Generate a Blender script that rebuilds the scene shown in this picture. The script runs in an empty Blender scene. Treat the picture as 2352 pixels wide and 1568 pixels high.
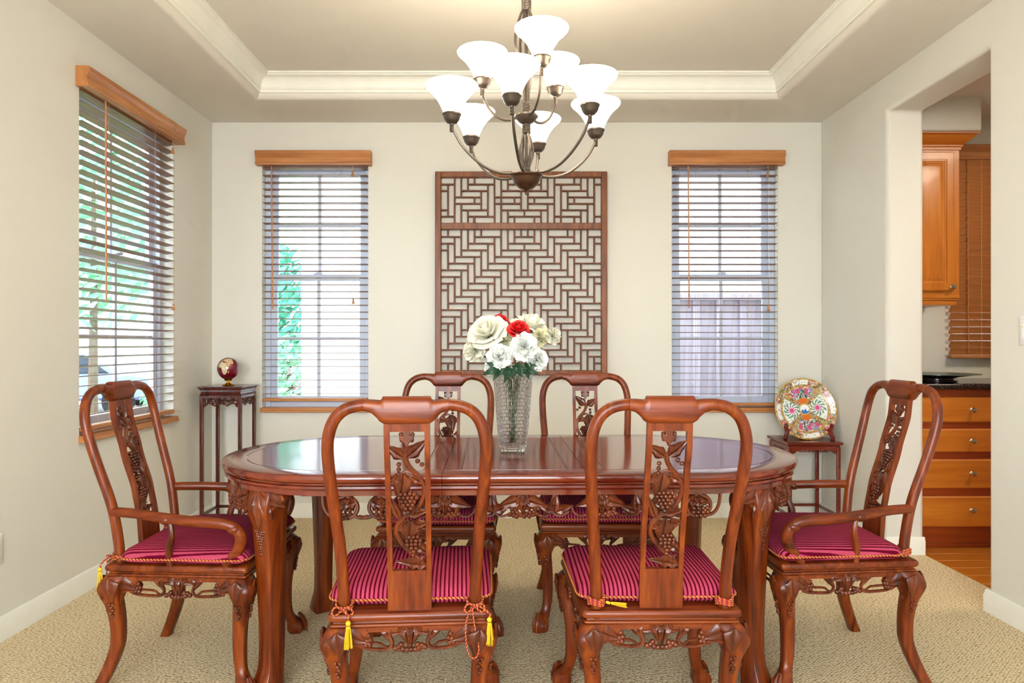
import bpy, bmesh, math, random
from mathutils import Vector, Matrix
random.seed(7)
PI = math.pi
R = math.radians
scene = bpy.context.scene
C = scene.collection

# ------------------------------------------------------------------ camera, world, lights, exposure
F, VX, VY, H = 1600.0, 1172.0, 788.0, 1.2
cam_data = bpy.data.cameras.new('camera')
cam_data.sensor_width = 36.0
cam_data.lens = F / 2352 * 36.0
cam_data.shift_x = (1176 - VX) / 2352
cam_data.shift_y = (VY - 784) / 2352
cam_data.clip_start = 0.02
cam = bpy.data.objects.new('camera', cam_data); C.objects.link(cam)
cam.location = (0, 0, H); cam.rotation_euler = (PI / 2, 0, 0)
scene.camera = cam

world = bpy.data.worlds.new('sky'); scene.world = world; world.use_nodes = True
bg = world.node_tree.nodes['Background']
bg.inputs['Color'].default_value = (0.80, 0.91, 1.0, 1)
bg.inputs['Strength'].default_value = 8.0

def area_light(name, loc, rot, sx, sy, power, col, portal=False):
    l = bpy.data.lights.new(name, 'AREA'); l.shape = 'RECTANGLE'; l.size = sx; l.size_y = sy
    l.energy = power; l.color = col
    if portal: l.cycles.is_portal = True
    o = bpy.data.objects.new(name, l); C.objects.link(o); o.location = loc; o.rotation_euler = rot
    return o
# added fill light behind the camera, at the unseen window of the front wall
area_light('front_fill_light', (-0.45, -2.42, 1.45), (R(90), 0, R(-8)), 2.4, 1.9, 185, (0.93, 0.96, 1.0))
# added fill light for the kitchen, out of view
area_light('kitchen_fill_light', (3.25, 3.1, 2.66), (0, 0, 0), 0.5, 0.5, 26, (1.0, 0.86, 0.66))
for nm, loc, rot, sx, sy in (('portal_left', (-2.2, 3.78, 1.6), (0, R(-90), 0), 1.7, 0.95),
                             ('portal_back', (-1.344, 4.95, 1.62), (R(-90), 0, 0), 0.74, 1.7),
                             ('portal_back', (1.48, 4.95, 1.62), (R(-90), 0, 0), 0.74, 1.7)):
    area_light(nm, loc, rot, sx, sy, 1, (1, 1, 1), True)

vs = scene.view_settings
vs.view_transform = 'Standard'; vs.look = 'None'; vs.gamma = 1.0; vs.use_curve_mapping = False
vs.exposure = 0.12
cy = scene.cycles
cy.use_denoising = True
cy.max_bounces = 6; cy.diffuse_bounces = 3; cy.glossy_bounces = 2; cy.transmission_bounces = 6; cy.transparent_max_bounces = 10
cy.use_adaptive_sampling = True; cy.adaptive_threshold = 0.12; cy.adaptive_min_samples = 12; cy.use_light_tree = False
cy.caustics_reflective = False; cy.caustics_refractive = False
cy.sample_clamp_indirect = 6.0

# ------------------------------------------------------------------ materials
def srgb(r, g, b):
    f = lambda c: (c / 12.92) if c <= 0.04045 else ((c + 0.055) / 1.055) ** 2.4
    return (f(r / 255), f(g / 255), f(b / 255), 1)
M = {}
def new_mat(name):
    m = bpy.data.materials.new(name); m.use_nodes = True; M[name] = m
    nt = m.node_tree
    return m, nt, nt.nodes['Principled BSDF'], nt.nodes, nt.links
def plain(name, col, rough=0.5, metal=0.0, coat=0.0, spec=0.5, bump=None, sheen=0.0):
    m, nt, b, N, L = new_mat(name)
    b.inputs['Base Color'].default_value = col; b.inputs['Roughness'].default_value = rough
    b.inputs['Metallic'].default_value = metal; b.inputs['Coat Weight'].default_value = coat
    b.inputs['Specular IOR Level'].default_value = spec
    b.inputs['Sheen Weight'].default_value = sheen
    tc = N.new('ShaderNodeTexCoord')
    if bump:
        n = N.new('ShaderNodeTexNoise'); n.inputs['Scale'].default_value = bump[0]; n.inputs['Detail'].default_value = 3
        L.new(tc.outputs['Object'], n.inputs['Vector'])
        bp = N.new('ShaderNodeBump'); bp.inputs['Strength'].default_value = bump[1]; bp.inputs['Distance'].default_value = bump[2]
        L.new(n.outputs['Fac'], bp.inputs['Height']); L.new(bp.outputs['Normal'], b.inputs['Normal'])
    else:
        n = N.new('ShaderNodeTexNoise'); n.inputs['Scale'].default_value = 14
        L.new(tc.outputs['Object'], n.inputs['Vector'])
        mx = N.new('ShaderNodeMix'); mx.data_type = 'RGBA'
        mx.inputs['A'].default_value = [c * 0.95 for c in col[:3]] + [1]; mx.inputs['B'].default_value = [min(1, c * 1.04) for c in col[:3]] + [1]
        L.new(n.outputs['Fac'], mx.inputs['Factor']); L.new(mx.outputs['Result'], b.inputs['Base Color'])
    return m
def wood(name, dark, mid, light, axis, rough, coat, scale=1.0, per_object=0.0, spec=0.5):
    m, nt, b, N, L = new_mat(name)
    tc = N.new('ShaderNodeTexCoord'); mp = N.new('ShaderNodeMapping')
    s = [22 * scale, 22 * scale, 22 * scale]; s[axis] = 1.6 * scale
    mp.inputs['Scale'].default_value = s
    L.new(tc.outputs['Object'], mp.inputs['Vector'])
    n1 = N.new('ShaderNodeTexNoise'); n1.inputs['Scale'].default_value = 1.0; n1.inputs['Detail'].default_value = 3; n1.inputs['Distortion'].default_value = 1.2
    n2 = N.new('ShaderNodeTexNoise'); n2.inputs['Scale'].default_value = 6.0; n2.inputs['Detail'].default_value = 2
    L.new(mp.outputs['Vector'], n1.inputs['Vector']); L.new(mp.outputs['Vector'], n2.inputs['Vector'])
    ad = N.new('ShaderNodeMath'); ad.operation = 'MULTIPLY_ADD'; ad.inputs[1].default_value = 0.35
    L.new(n2.outputs['Fac'], ad.inputs[0]); L.new(n1.outputs['Fac'], ad.inputs[2])
    cr = N.new('ShaderNodeValToRGB')
    cr.color_ramp.elements[0].position = 0.42; cr.color_ramp.elements[0].color = dark
    cr.color_ramp.elements[1].position = 0.95; cr.color_ramp.elements[1].color = light
    e = cr.color_ramp.elements.new(0.66); e.color = mid
    L.new(ad.outputs[0], cr.inputs['Fac'])
    out = cr.outputs['Color']
    if per_object:
        oi = N.new('ShaderNodeObjectInfo'); hsv = N.new('ShaderNodeHueSaturation')
        mr = N.new('ShaderNodeMapRange'); mr.inputs['To Min'].default_value = 1 - per_object; mr.inputs['To Max'].default_value = 1 + per_object
        L.new(oi.outputs['Random'], mr.inputs['Value']); L.new(mr.outputs['Result'], hsv.inputs['Value'])
        L.new(out, hsv.inputs['Color']); out = hsv.outputs['Color']
    L.new(out, b.inputs['Base Color'])
    b.inputs['Roughness'].default_value = rough; b.inputs['Coat Weight'].default_value = coat; b.inputs['Coat Roughness'].default_value = 0.12; b.inputs['Specular IOR Level'].default_value = spec
    return m

ROSE = (srgb(58, 17, 3), srgb(107, 40, 7), srgb(142, 67, 15))
for ax, nm in ((0, 'rosewood_x'), (1, 'rosewood_y'), (2, 'rosewood_z')):
    wood(nm, *ROSE, ax, 0.34, 0.06, spec=0.35)
wood('rosewood_top', srgb(74, 18, 7), srgb(104, 33, 13), srgb(130, 50, 20), 0, 0.14, 0.4)
wood('rosewood_dark', srgb(50, 12, 7), srgb(76, 21, 11), srgb(100, 36, 17), 2, 0.26, 0.3)
wood('redwood_stand', srgb(78, 16, 8), srgb(108, 28, 13), srgb(134, 46, 22), 0, 0.25, 0.3)
wood('carving_wood', srgb(54, 20, 8), srgb(90, 36, 13), srgb(124, 58, 24), 2, 0.34, 0.08, spec=0.4)
wood('blind_wood', srgb(166, 104, 54), srgb(184, 120, 66), srgb(200, 136, 80), 0, 0.40, 0.1)
wood('blind_wood_y', srgb(166, 104, 54), srgb(184, 120, 66), srgb(200, 136, 80), 1, 0.40, 0.1)
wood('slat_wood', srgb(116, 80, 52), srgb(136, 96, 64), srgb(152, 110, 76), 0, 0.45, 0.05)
wood('lattice_wood', srgb(72, 36, 16), srgb(106, 56, 25), srgb(134, 76, 36), 2, 0.5, 0.0, per_object=0.12)
wood('lattice_frame_wood', srgb(84, 40, 14), srgb(122, 66, 24), srgb(150, 88, 36), 2, 0.45, 0.05, per_object=0.06)
wood('cabinet_wood', srgb(178, 96, 24), srgb(198, 116, 34), srgb(214, 134, 46), 2, 0.34, 0.2, 0.5)
wood('cabinet_wood_x', srgb(176, 92, 22), srgb(196, 112, 32), srgb(210, 130, 44), 0, 0.34, 0.2, 0.5)
wood('cabinet_rail_wood', srgb(140, 52, 16), srgb(160, 66, 22), srgb(176, 80, 28), 0, 0.36, 0.2, 0.5)
wood('plank_wood', srgb(170, 96, 26), srgb(190, 114, 36), srgb(206, 132, 48), 0, 0.28, 0.2, 1.0, 0.06)
wood('fence_wood', srgb(170, 158, 172), srgb(188, 176, 188), srgb(204, 192, 202), 2, 0.8, 0.0, 0.6, 0.10)
plain('fence_red', srgb(150, 80, 66), 0.8)

plain('wall_paint', srgb(224, 220, 208), 0.85, bump=(260, 0.22, 0.003), spec=0.25)
plain('ceiling_paint', srgb(226, 220, 208), 0.9, bump=(320, 0.2, 0.003), spec=0.2)
plain('trim_white', srgb(238, 236, 224), 0.45)
plain('vinyl_white', srgb(206, 214, 230), 0.4)
plain('plate_white', srgb(244, 244, 242), 0.35)
plain('switch_ivory', srgb(240, 232, 196), 0.35)
plain('screw_steel', srgb(170, 170, 168), 0.35, 0.9)
plain('bronze_metal', srgb(92, 82, 74), 0.36, 0.75)
plain('bronze_bowl', srgb(84, 58, 42), 0.34, 0.7)
plain('gold_metal', srgb(214, 160, 50), 0.2, 1.0)
plain('nickel', srgb(200, 190, 176), 0.25, 1.0)
plain('cord_cream', srgb(190, 160, 120), 0.8)
plain('cord_white', srgb(236, 230, 220), 0.7)
plain('rope_red', srgb(150, 20, 34), 0.7)
plain('rope_gold', srgb(196, 132, 52), 0.55)
plain('tassel_gold', srgb(222, 180, 24), 0.6)
plain('white_petal', srgb(232, 228, 204), 0.6, sheen=0.1)
plain('cool_petal', srgb(236, 238, 230), 0.6, sheen=0.1)
plain('pale_petal', srgb(228, 222, 180), 0.6)
plain('red_petal', srgb(206, 6, 10), 0.55)
plain('leaf_green', srgb(22, 62, 32), 0.5)
plain('stem_green', srgb(58, 92, 48), 0.55)
plain('dark_dish', srgb(44, 34, 30), 0.2, 0.2)
plain('dish_rim', srgb(84, 100, 88), 0.25)
plain('house_stucco', srgb(244, 242, 238), 0.9)
plain('house_roof', srgb(150, 140, 136), 0.9)
plain('house_trim', srgb(150, 170, 200), 0.6)
plain('tree_leaf', srgb(150, 210, 170), 0.7)
plain('tree_leaf_dark', srgb(110, 192, 164), 0.7)
plain('blossom_pink', srgb(240, 150, 170), 0.7)
plain('bark', srgb(110, 90, 72), 0.9)
plain('car_paint', srgb(140, 150, 200), 0.3, 0.3)
plain('car_glass', srgb(40, 50, 66), 0.1)
plain('tyre_rubber', srgb(30, 30, 32), 0.8)
plain('ground_concrete', srgb(120, 120, 116), 0.95)

def glass_mat():
    m, nt, b, N, L = new_mat('window_glass')
    tr = N.new('ShaderNodeBsdfTransparent'); tr.inputs['Color'].default_value = (0.96, 0.985, 1, 1)
    gl = N.new('ShaderNodeBsdfGlossy'); gl.inputs['Roughness'].default_value = 0.02
    lw = N.new('ShaderNodeLayerWeight'); lw.inputs['Blend'].default_value = 0.5
    pw = N.new('ShaderNodeMath'); pw.operation = 'POWER'; pw.inputs[1].default_value = 5.0; L.new(lw.outputs['Facing'], pw.inputs[0])
    fr = N.new('ShaderNodeMath'); fr.operation = 'MULTIPLY_ADD'; fr.inputs[1].default_value = 0.7; fr.inputs[2].default_value = 0.03; L.new(pw.outputs[0], fr.inputs[0])
    mx = N.new('ShaderNodeMixShader'); L.new(fr.outputs[0], mx.inputs[0]); L.new(tr.outputs[0], mx.inputs[1]); L.new(gl.outputs[0], mx.inputs[2])
    L.new(mx.outputs[0], N['Material Output'].inputs['Surface'])
    m, nt, b, N, L = new_mat('crystal_glass')
    b.inputs['Base Color'].default_value = (0.96, 0.98, 1, 1); b.inputs['Roughness'].default_value = 0.02
    b.inputs['Transmission Weight'].default_value = 1.0; b.inputs['IOR'].default_value = 1.35
    tr = N.new('ShaderNodeBsdfTransparent'); mx = N.new('ShaderNodeMixShader'); mx.inputs[0].default_value = 0.7
    L.new(tr.outputs[0], mx.inputs[1]); L.new(b.outputs[0], mx.inputs[2]); L.new(mx.outputs[0], N['Material Output'].inputs['Surface'])
    m, nt, b, N, L = new_mat('lit_shade')
    b.inputs['Base Color'].default_value = (1, 0.97, 0.9, 1); b.inputs['Roughness'].default_value = 0.4
    b.inputs['Emission Color'].default_value = (1.0, 0.88, 0.69, 1); b.inputs['Emission Strength'].default_value = 13
glass_mat()

def carpet_mat():
    m, nt, b, N, L = new_mat('carpet')
    tc = N.new('ShaderNodeTexCoord'); mp = N.new('ShaderNodeMapping')
    mp.inputs['Rotation'].default_value = (0, 0, R(34)); mp.inputs['Scale'].default_value = (84, 128, 1)
    L.new(tc.outputs['Object'], mp.inputs['Vector'])
    v = N.new('ShaderNodeTexVoronoi'); v.voronoi_dimensions = '2D'; v.inputs['Scale'].default_value = 1.0; v.inputs['Randomness'].default_value = 0.55
    L.new(mp.outputs['Vector'], v.inputs['Vector'])
    n = N.new('ShaderNodeTexNoise'); n.inputs['Scale'].default_value = 420; L.new(tc.outputs['Object'], n.inputs['Vector'])
    cr = N.new('ShaderNodeValToRGB')
    cr.color_ramp.elements[0].position = 0.25; cr.color_ramp.elements[0].color = srgb(242, 224, 186)
    cr.color_ramp.elements[1].position = 0.72; cr.color_ramp.elements[1].color = srgb(178, 148, 104)  # pits between loops painted darker, their shade put into the colour
    L.new(v.outputs['Distance'], cr.inputs['Fac'])
    mx = N.new('ShaderNodeMix'); mx.data_type = 'RGBA'; mx.blend_type = 'MULTIPLY'; mx.inputs['Factor'].default_value = 0.12
    L.new(cr.outputs['Color'], mx.inputs['A']); L.new(n.outputs['Fac'], mx.inputs['B']); L.new(mx.outputs['Result'], b.inputs['Base Color'])
    iv = N.new('ShaderNodeMath'); iv.operation = 'SUBTRACT'; iv.inputs[0].default_value = 1.0; L.new(v.outputs['Distance'], iv.inputs[1])
    bp = N.new('ShaderNodeBump'); bp.inputs['Strength'].default_value = 0.8; bp.inputs['Distance'].default_value = 0.004
    L.new(iv.outputs[0], bp.inputs['Height']); L.new(bp.outputs['Normal'], b.inputs['Normal'])
    b.inputs['Roughness'].default_value = 0.95; b.inputs['Specular IOR Level'].default_value = 0.1
carpet_mat()

def stripe_mat():
    m, nt, b, N, L = new_mat('striped_chenille')
    tc = N.new('ShaderNodeTexCoord'); sp = N.new('ShaderNodeSeparateXYZ'); L.new(tc.outputs['Object'], sp.inputs[0])
    nz = N.new('ShaderNodeTexNoise'); nz.inputs['Scale'].default_value = 60; L.new(tc.outputs['Object'], nz.inputs['Vector'])
    wob = N.new('ShaderNodeMath'); wob.operation = 'MULTIPLY_ADD'; wob.inputs[1].default_value = 0.0012; L.new(nz.outputs['Fac'], wob.inputs[0]); L.new(sp.outputs['X'], wob.inputs[2])
    mu = N.new('ShaderNodeMath'); mu.operation = 'MULTIPLY'; mu.inputs[1].default_value = 1 / 0.0126; L.new(wob.outputs[0], mu.inputs[0])
    fr = N.new('ShaderNodeMath'); fr.operation = 'FRACT'; L.new(mu.outputs[0], fr.inputs[0])
    cr = N.new('ShaderNodeValToRGB'); ce = cr.color_ramp.elements
    ce[0].position = 0.0; ce[0].color = srgb(186, 70, 96)
    ce[1].position = 1.0; ce[1].color = srgb(186, 70, 96)
    for p, c in ((0.5, srgb(190, 76, 100)), (0.58, srgb(104, 8, 36)), (0.92, srgb(98, 6, 34))):
        e = ce.new(p); e.color = c
    L.new(fr.outputs[0], cr.inputs['Fac'])
    n2 = N.new('ShaderNodeTexNoise'); n2.inputs['Scale'].default_value = 300
    mp = N.new('ShaderNodeMapping'); mp.inputs['Scale'].default_value = (1, 0.35, 1); L.new(tc.outputs['Object'], mp.inputs[0]); L.new(mp.outputs[0], n2.inputs['Vector'])
    mx = N.new('ShaderNodeMix'); mx.data_type = 'RGBA'; mx.blend_type = 'MULTIPLY'; mx.inputs['Factor'].default_value = 0.35
    L.new(cr.outputs['Color'], mx.inputs['A']); L.new(n2.outputs['Fac'], mx.inputs['B']); L.new(mx.outputs['Result'], b.inputs['Base Color'])
    tri = N.new('ShaderNodeMath'); tri.operation = 'PINGPONG'; tri.inputs[1].default_value = 0.5; L.new(fr.outputs[0], tri.inputs[0])
    bp = N.new('ShaderNodeBump'); bp.inputs['Strength'].default_value = 0.5; bp.inputs['Distance'].default_value = 0.003
    L.new(tri.outputs[0], bp.inputs['Height']); L.new(bp.outputs['Normal'], b.inputs['Normal'])
    b.inputs['Roughness'].default_value = 0.9; b.inputs['Specular IOR Level'].default_value = 0.03
stripe_mat()

def granite_mat():
    m, nt, b, N, L = new_mat('granite')
    tc = N.new('ShaderNodeTexCoord'); v = N.new('ShaderNodeTexVoronoi'); v.inputs['Scale'].default_value = 220; L.new(tc.outputs['Object'], v.inputs['Vector'])
    cr = N.new('ShaderNodeValToRGB'); cr.color_ramp.elements[0].color = srgb(24, 20, 20); cr.color_ramp.elements[1].color = srgb(120, 84, 70)
    e = cr.color_ramp.elements.new(0.7); e.color = srgb(44, 34, 32)
    L.new(v.outputs['Color'], cr.inputs['Fac']); L.new(cr.outputs['Color'], b.inputs['Base Color'])
    b.inputs['Roughness'].default_value = 0.15
granite_mat()
def lawn_mat():
    m, nt, b, N, L = new_mat('lawn')
    tc = N.new('ShaderNodeTexCoord'); n = N.new('ShaderNodeTexNoise'); n.inputs['Scale'].default_value = 3; L.new(tc.outputs['Object'], n.inputs['Vector'])
    cr = N.new('ShaderNodeValToRGB'); cr.color_ramp.elements[0].color = srgb(120, 160, 90); cr.color_ramp.elements[1].color = srgb(168, 190, 130)
    L.new(n.outputs['Fac'], cr.inputs['Fac']); L.new(cr.outputs['Color'], b.inputs['Base Color']); b.inputs['Roughness'].default_value = 1
lawn_mat()
def painted_mat(name, rough, coat):
    m, nt, b, N, L = new_mat(name)
    a = N.new('ShaderNodeVertexColor'); a.layer_name = 'print'
    L.new(a.outputs['Color'], b.inputs['Base Color']); b.inputs['Roughness'].default_value = rough; b.inputs['Coat Weight'].default_value = coat
painted_mat('painted_porcelain', 0.25, 0.4)
painted_mat('enamel_globe', 0.2, 0.5)

# ------------------------------------------------------------------ mesh helpers
class MB:
    def __init__(s): s.v = []; s.f = []; s.mi = []; s.m = 0
    def add(s, verts, faces):
        o = len(s.v); s.v += [tuple(p) for p in verts]
        for f in faces: s.f.append([i + o for i in f]); s.mi.append(s.m)
        return o
    def box(s, a, b):
        x0, y0, z0 = a; x1, y1, z1 = b
        s.add([(x0, y0, z0), (x1, y0, z0), (x1, y1, z0), (x0, y1, z0), (x0, y0, z1), (x1, y0, z1), (x1, y1, z1), (x0, y1, z1)],
              [(0, 3, 2, 1), (4, 5, 6, 7), (0, 1, 5, 4), (1, 2, 6, 5), (2, 3, 7, 6), (3, 0, 4, 7)]); return s
    def loft(s, rings, cap=True, closed=False):
        n = len(rings[0]); vs = [p for r in rings for p in r]; fs = []
        m = len(rings)
        for k in range(m if closed else m - 1):
            k2 = (k + 1) % m
            for i in range(n):
                j = (i + 1) % n
                fs.append((k * n + i, k * n + j, k2 * n + j, k2 * n + i))
        if cap and not closed:
            fs.append(tuple(reversed(range(n)))); fs.append(tuple((m - 1) * n + i for i in range(n)))
        s.add(vs, fs); return s
    def prism(s, poly, to3, t0, t1):
        n = len(poly)
        s.loft([[to3(p[0], p[1], t0) for p in poly], [to3(p[0], p[1], t1) for p in poly]]); return s
    def tube(s, pts, r, n=8, cap=True, closed=False, flat=1.0, up=None):
        P = [Vector(p) for p in pts]; m = len(P)
        rr = r if isinstance(r, (list, tuple)) else [r] * m
        nrm = None; rings = []
        for k in range(m):
            if closed: t = P[(k + 1) % m] - P[k - 1]
            else: t = P[min(k + 1, m - 1)] - P[max(k - 1, 0)]
            if t.length < 1e-9: t = Vector((0, 0, 1))
            t.normalize()
            if nrm is None:
                a = Vector(up) if up else (Vector((0, 0, 1)) if abs(t.z) < 0.9 else Vector((1, 0, 0)))
                nrm = a - t * a.dot(t); nrm.normalize()
            else:
                nrm = nrm - t * nrm.dot(t)
                if nrm.length < 1e-6: nrm = t.orthogonal()
                nrm.normalize()
            bt = t.cross(nrm)
            rings.append([P[k] + nrm * (math.cos(2 * PI * i / n) * rr[k]) + bt * (math.sin(2 * PI * i / n) * rr[k] * flat) for i in range(n)])
        s.loft(rings, cap, closed); return s
    def lathe(s, prof, n=24, c=(0, 0, 0), cap=True):
        s.loft([[(c[0] + r * math.cos(2 * PI * i / n), c[1] + r * math.sin(2 * PI * i / n), c[2] + z) for i in range(n)] for r, z in prof], cap); return s
    def sphere(s, c, r, nu=10, nv=7, sc=(1, 1, 1)):
        prof = [(max(1e-4, math.sin(PI * k / nv)) * r, -math.cos(PI * k / nv) * r) for k in range(nv + 1)]
        s.loft([[(c[0] + q * math.cos(2 * PI * i / nu) * sc[0], c[1] + q * math.sin(2 * PI * i / nu) * sc[1], c[2] + z * sc[2]) for i in range(nu)] for q, z in prof]); return s
    def map(s, fn): s.v = [tuple(fn(*p)) for p in s.v]; return s
    def build(s, name, mat, parent=None, bevel=0, smooth=True, angle=40, seg=2, fix=True):
        me = bpy.data.meshes.new(name); me.from_pydata(s.v, [], s.f); me.update()
        if fix and len(s.f) < 60000:
            bm = bmesh.new(); bm.from_mesh(me); bmesh.ops.recalc_face_normals(bm, faces=bm.faces); bm.to_mesh(me); bm.free()
        mats = mat if isinstance(mat, (list, tuple)) else [mat]
        for k in mats: me.materials.append(M[k])
        if len(mats) > 1: me.polygons.foreach_set('material_index', s.mi)
        if smooth:
            me.shade_smooth(); me.set_sharp_from_angle(angle=R(angle))
        o = bpy.data.objects.new(name, me); C.objects.link(o)
        if parent: o.parent = parent
        if bevel:
            b = o.modifiers.new('bevel', 'BEVEL'); b.width = bevel; b.segments = seg; b.limit_method = 'ANGLE'; b.angle_limit = R(35)
        return o

def empty(name, loc=(0, 0, 0), rz=0):
    o = bpy.data.objects.new(name, None); C.objects.link(o); o.location = loc; o.rotation_euler = (0, 0, rz)
    o.empty_display_size = 0.05; return o
def tag(o, label=None, cat=None, group=None, kind=None):
    if label: o['label'] = label
    if cat: o['category'] = cat
    if group: o['group'] = group
    if kind: o['kind'] = kind
    return o
def struct(o, label):
    return tag(o, label, None, None, 'structure')
def copy_tree(o, parent=None):
    c = o.copy(); C.objects.link(c); c.parent = parent
    for ch in list(o.children): copy_tree(ch, c)
    return c
def at(x, y, Y): return Vector(((x - VX) * Y / F, Y, H - (y - VY) * Y / F))
def crom(pts, n=6):
    P = [Vector(p) for p in pts]; out = []
    for k in range(len(P) - 1):
        a = P[max(k - 1, 0)]; b = P[k]; c = P[k + 1]; d = P[min(k + 2, len(P) - 1)]
        for i in range(n):
            t = i / n
            out.append(0.5 * (2 * b + (c - a) * t + (2 * a - 5 * b + 4 * c - d) * t * t + (3 * b - a - 3 * c + d) * t ** 3))
    out.append(P[-1]); return out
def lerp_table(tab, z):
    if z <= tab[0][0]: return tab[0][1]
    for (a, va), (b, vb) in zip(tab, tab[1:]):
        if z <= b:
            t = (z - a) / (b - a); t = t * t * (3 - 2 * t) * 0.35 + t * 0.65
            return va + (vb - va) * t
    return tab[-1][1]
def offset_poly(P, d):
    n = len(P); out = []
    for i in range(n):
        a = Vector(P[i - 1]); b = Vector(P[i]); c = Vector(P[(i + 1) % n])
        e1 = (b - a).normalized(); e2 = (c - b).normalized()
        n1 = Vector((-e1.y, e1.x)); n2 = Vector((-e2.y, e2.x))
        m = n1 + n2; m = m / max(0.3, (1 + n1.dot(n2)))
        out.append(b + m * d)
    return out
def round_poly(P, r, k=4):
    n = len(P); out = []
    for i in range(n):
        a = Vector(P[i - 1]); b = Vector(P[i]); c = Vector(P[(i + 1) % n])
        p0 = b + (a - b).normalized() * r; p1 = b + (c - b).normalized() * r
        for q in range(k + 1):
            t = q / k; out.append((1 - t) ** 2 * p0 + 2 * t * (1 - t) * b + t * t * p1)
    return out
def mould(mb, P, prof):
    """P counter-clockwise outline; prof = [(inset, z)]"""
    rings = []
    for ins, z in prof:
        Q = offset_poly(P, ins); rings.append([(q.x, q.y, z) for q in Q])
    mb.loft(rings); return mb
def frustum_ring(mb, rings):
    mb.loft(rings, cap=False); return mb

# carving in a plane: fr(u, v, h) -> 3D
LEAF = {'grape': [(0, .06), (.06, .42), (.17, .98), (.24, .80), (.31, .56), (.42, .86), (.5, .78), (.58, .46), (.72, .36), (.86, .18), (1, .015)],
        'slim': [(0, .08), (.12, .30), (.3, .85), (.45, 1.0), (.58, .72), (.7, .62), (.85, .3), (1, .015)],
        'wing': [(0, .12), (.12, .55), (.26, 1.0), (.4, .86), (.52, .7), (.68, .5), (.84, .24), (1, .015)]}
def add_leaf(mb, fr, u, v, ang, L, W, kind='grape', th=0.006, bend=0.0, h0=0.0):
    prof = LEAF[kind]; ca, sa = math.cos(ang), math.sin(ang)
    Q = (-1, -.6, -.12, 0, .12, .6, 1); HH = (.25, .95, .75, .35, .75, .95, .25)
    n = len(Q); top = []; bot = []
    for k, (p, w) in enumerate(prof):
        rid = 1.0 + (0.28 if k % 2 else -0.1)
        for q, hh in zip(Q, HH):
            a = p * L; b = q * w * W / 2 + bend * L * math.sin(p * PI)
            sweep = -abs(q) * w * L * 0.06
            a += sweep
            x = u + a * ca - b * sa; y = v + a * sa + b * ca
            h = th * hh * rid * (0.4 + 0.6 * math.sin(min(1, p * 1.15 + 0.1) * PI) if p < .95 else .4)
            top.append(fr(x, y, h0 + h)); bot.append(fr(x, y, h0 - h))
    m = len(prof); fs = []; o = len(top)
    for k in range(m - 1):
        for i in range(n - 1):
            a = k * n + i
            fs.append((a, a + n, a + n + 1, a + 1)); fs.append((o + a, o + a + 1, o + a + n + 1, o + a + n))
        for i in (0, n - 1):
            a = k * n + i
            fs.append((a, o + a, o + a + n, a + n) if i == 0 else (a, a + n, o + a + n, o + a))
    mb.add(top + bot, fs)
def add_grapes(mb, fr, spots, r, h=0.0, nu=8, nv=6):
    for (u, v) in spots:
        c = fr(u, v, h); mb.sphere(c, r * random.uniform(.92, 1.06), nu, nv)
def bunch(u, v, rows, r, ang=-PI / 2):
    """rows = list of counts going along ang"""
    out = []; d = Vector((math.cos(ang), math.sin(ang))); e = Vector((-d.y, d.x))
    for k, c in enumerate(rows):
        for i in range(c):
            p = Vector((u, v)) + d * (k * r * 1.65) + e * ((i - (c - 1) / 2) * r * 1.9)
            out.append((p.x + random.uniform(-.15, .15) * r, p.y + random.uniform(-.15, .15) * r))
    return out
def vine(mb, fr, pts, r, n=6, h=0.0, taper=True):
    P = crom([fr(p[0], p[1], h) for p in pts], 5)
    rr = [r * (1 - 0.45 * k / len(P)) if taper else r for k in range(len(P))]
    mb.tube(P, rr, n)
def rope(mb, pts, r, pitch, n=5, closed=False):
    """two twisted strands, material slots 0 and 1"""
    P = [Vector(p) for p in pts]
    if closed: P = P + [P[0]]
    # resample
    seg = pitch / 6; out = [P[0]]; carry = 0
    for a, b in zip(P, P[1:]):
        L = (b - a).length
        if L < 1e-9: continue
        t = seg - carry
        while t <= L:
            out.append(a + (b - a) * (t / L)); t += seg
        carry = L - (t - seg)
    if len(out) < 3: return
    for st in (0, 1):
        mb.m = st; Q = []
        for k, p in enumerate(out):
            t = (out[min(k + 1, len(out) - 1)] - out[max(k - 1, 0)])
            t = t.normalized() if t.length > 1e-9 else Vector((1, 0, 0))
            a = Vector((0, 0, 1)) if abs(t.z) < 0.8 else Vector((0, 1, 0))
            u = (a - t * a.dot(t)).normalized(); w = t.cross(u)
            ph = 2 * PI * k / 6 + st * PI
            Q.append(p + (u * math.cos(ph) + w * math.sin(ph)) * r * 0.5)
        mb.tube(Q, r * (0.64 if st == 0 else 0.54), n)
    mb.m = 0
def tassel_mesh(mb, top, L=0.055, w=0.012):
    t = Vector(top)
    mb.sphere(t - Vector((0, 0, 0.006)), 0.0075, 8, 6)
    mb.lathe([(0.006, -0.014), (0.0065, -0.018), (0.005, -0.02)], 8, t)
    for i in range(34):
        a = random.uniform(0, 2 * PI); q = math.sqrt(random.random())
        r0 = q * 0.005; r1 = q * w
        l = L * random.uniform(.92, 1.04)
        mb.tube([t + Vector((math.cos(a) * r0, math.sin(a) * r0, -0.014)), t + Vector((math.cos(a) * r1 * .8, math.sin(a) * r1 * .8, -0.014 - l * .5)), t + Vector((math.cos(a) * r1, math.sin(a) * r1, -0.014 - l))], 0.0011, 4)

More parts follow.
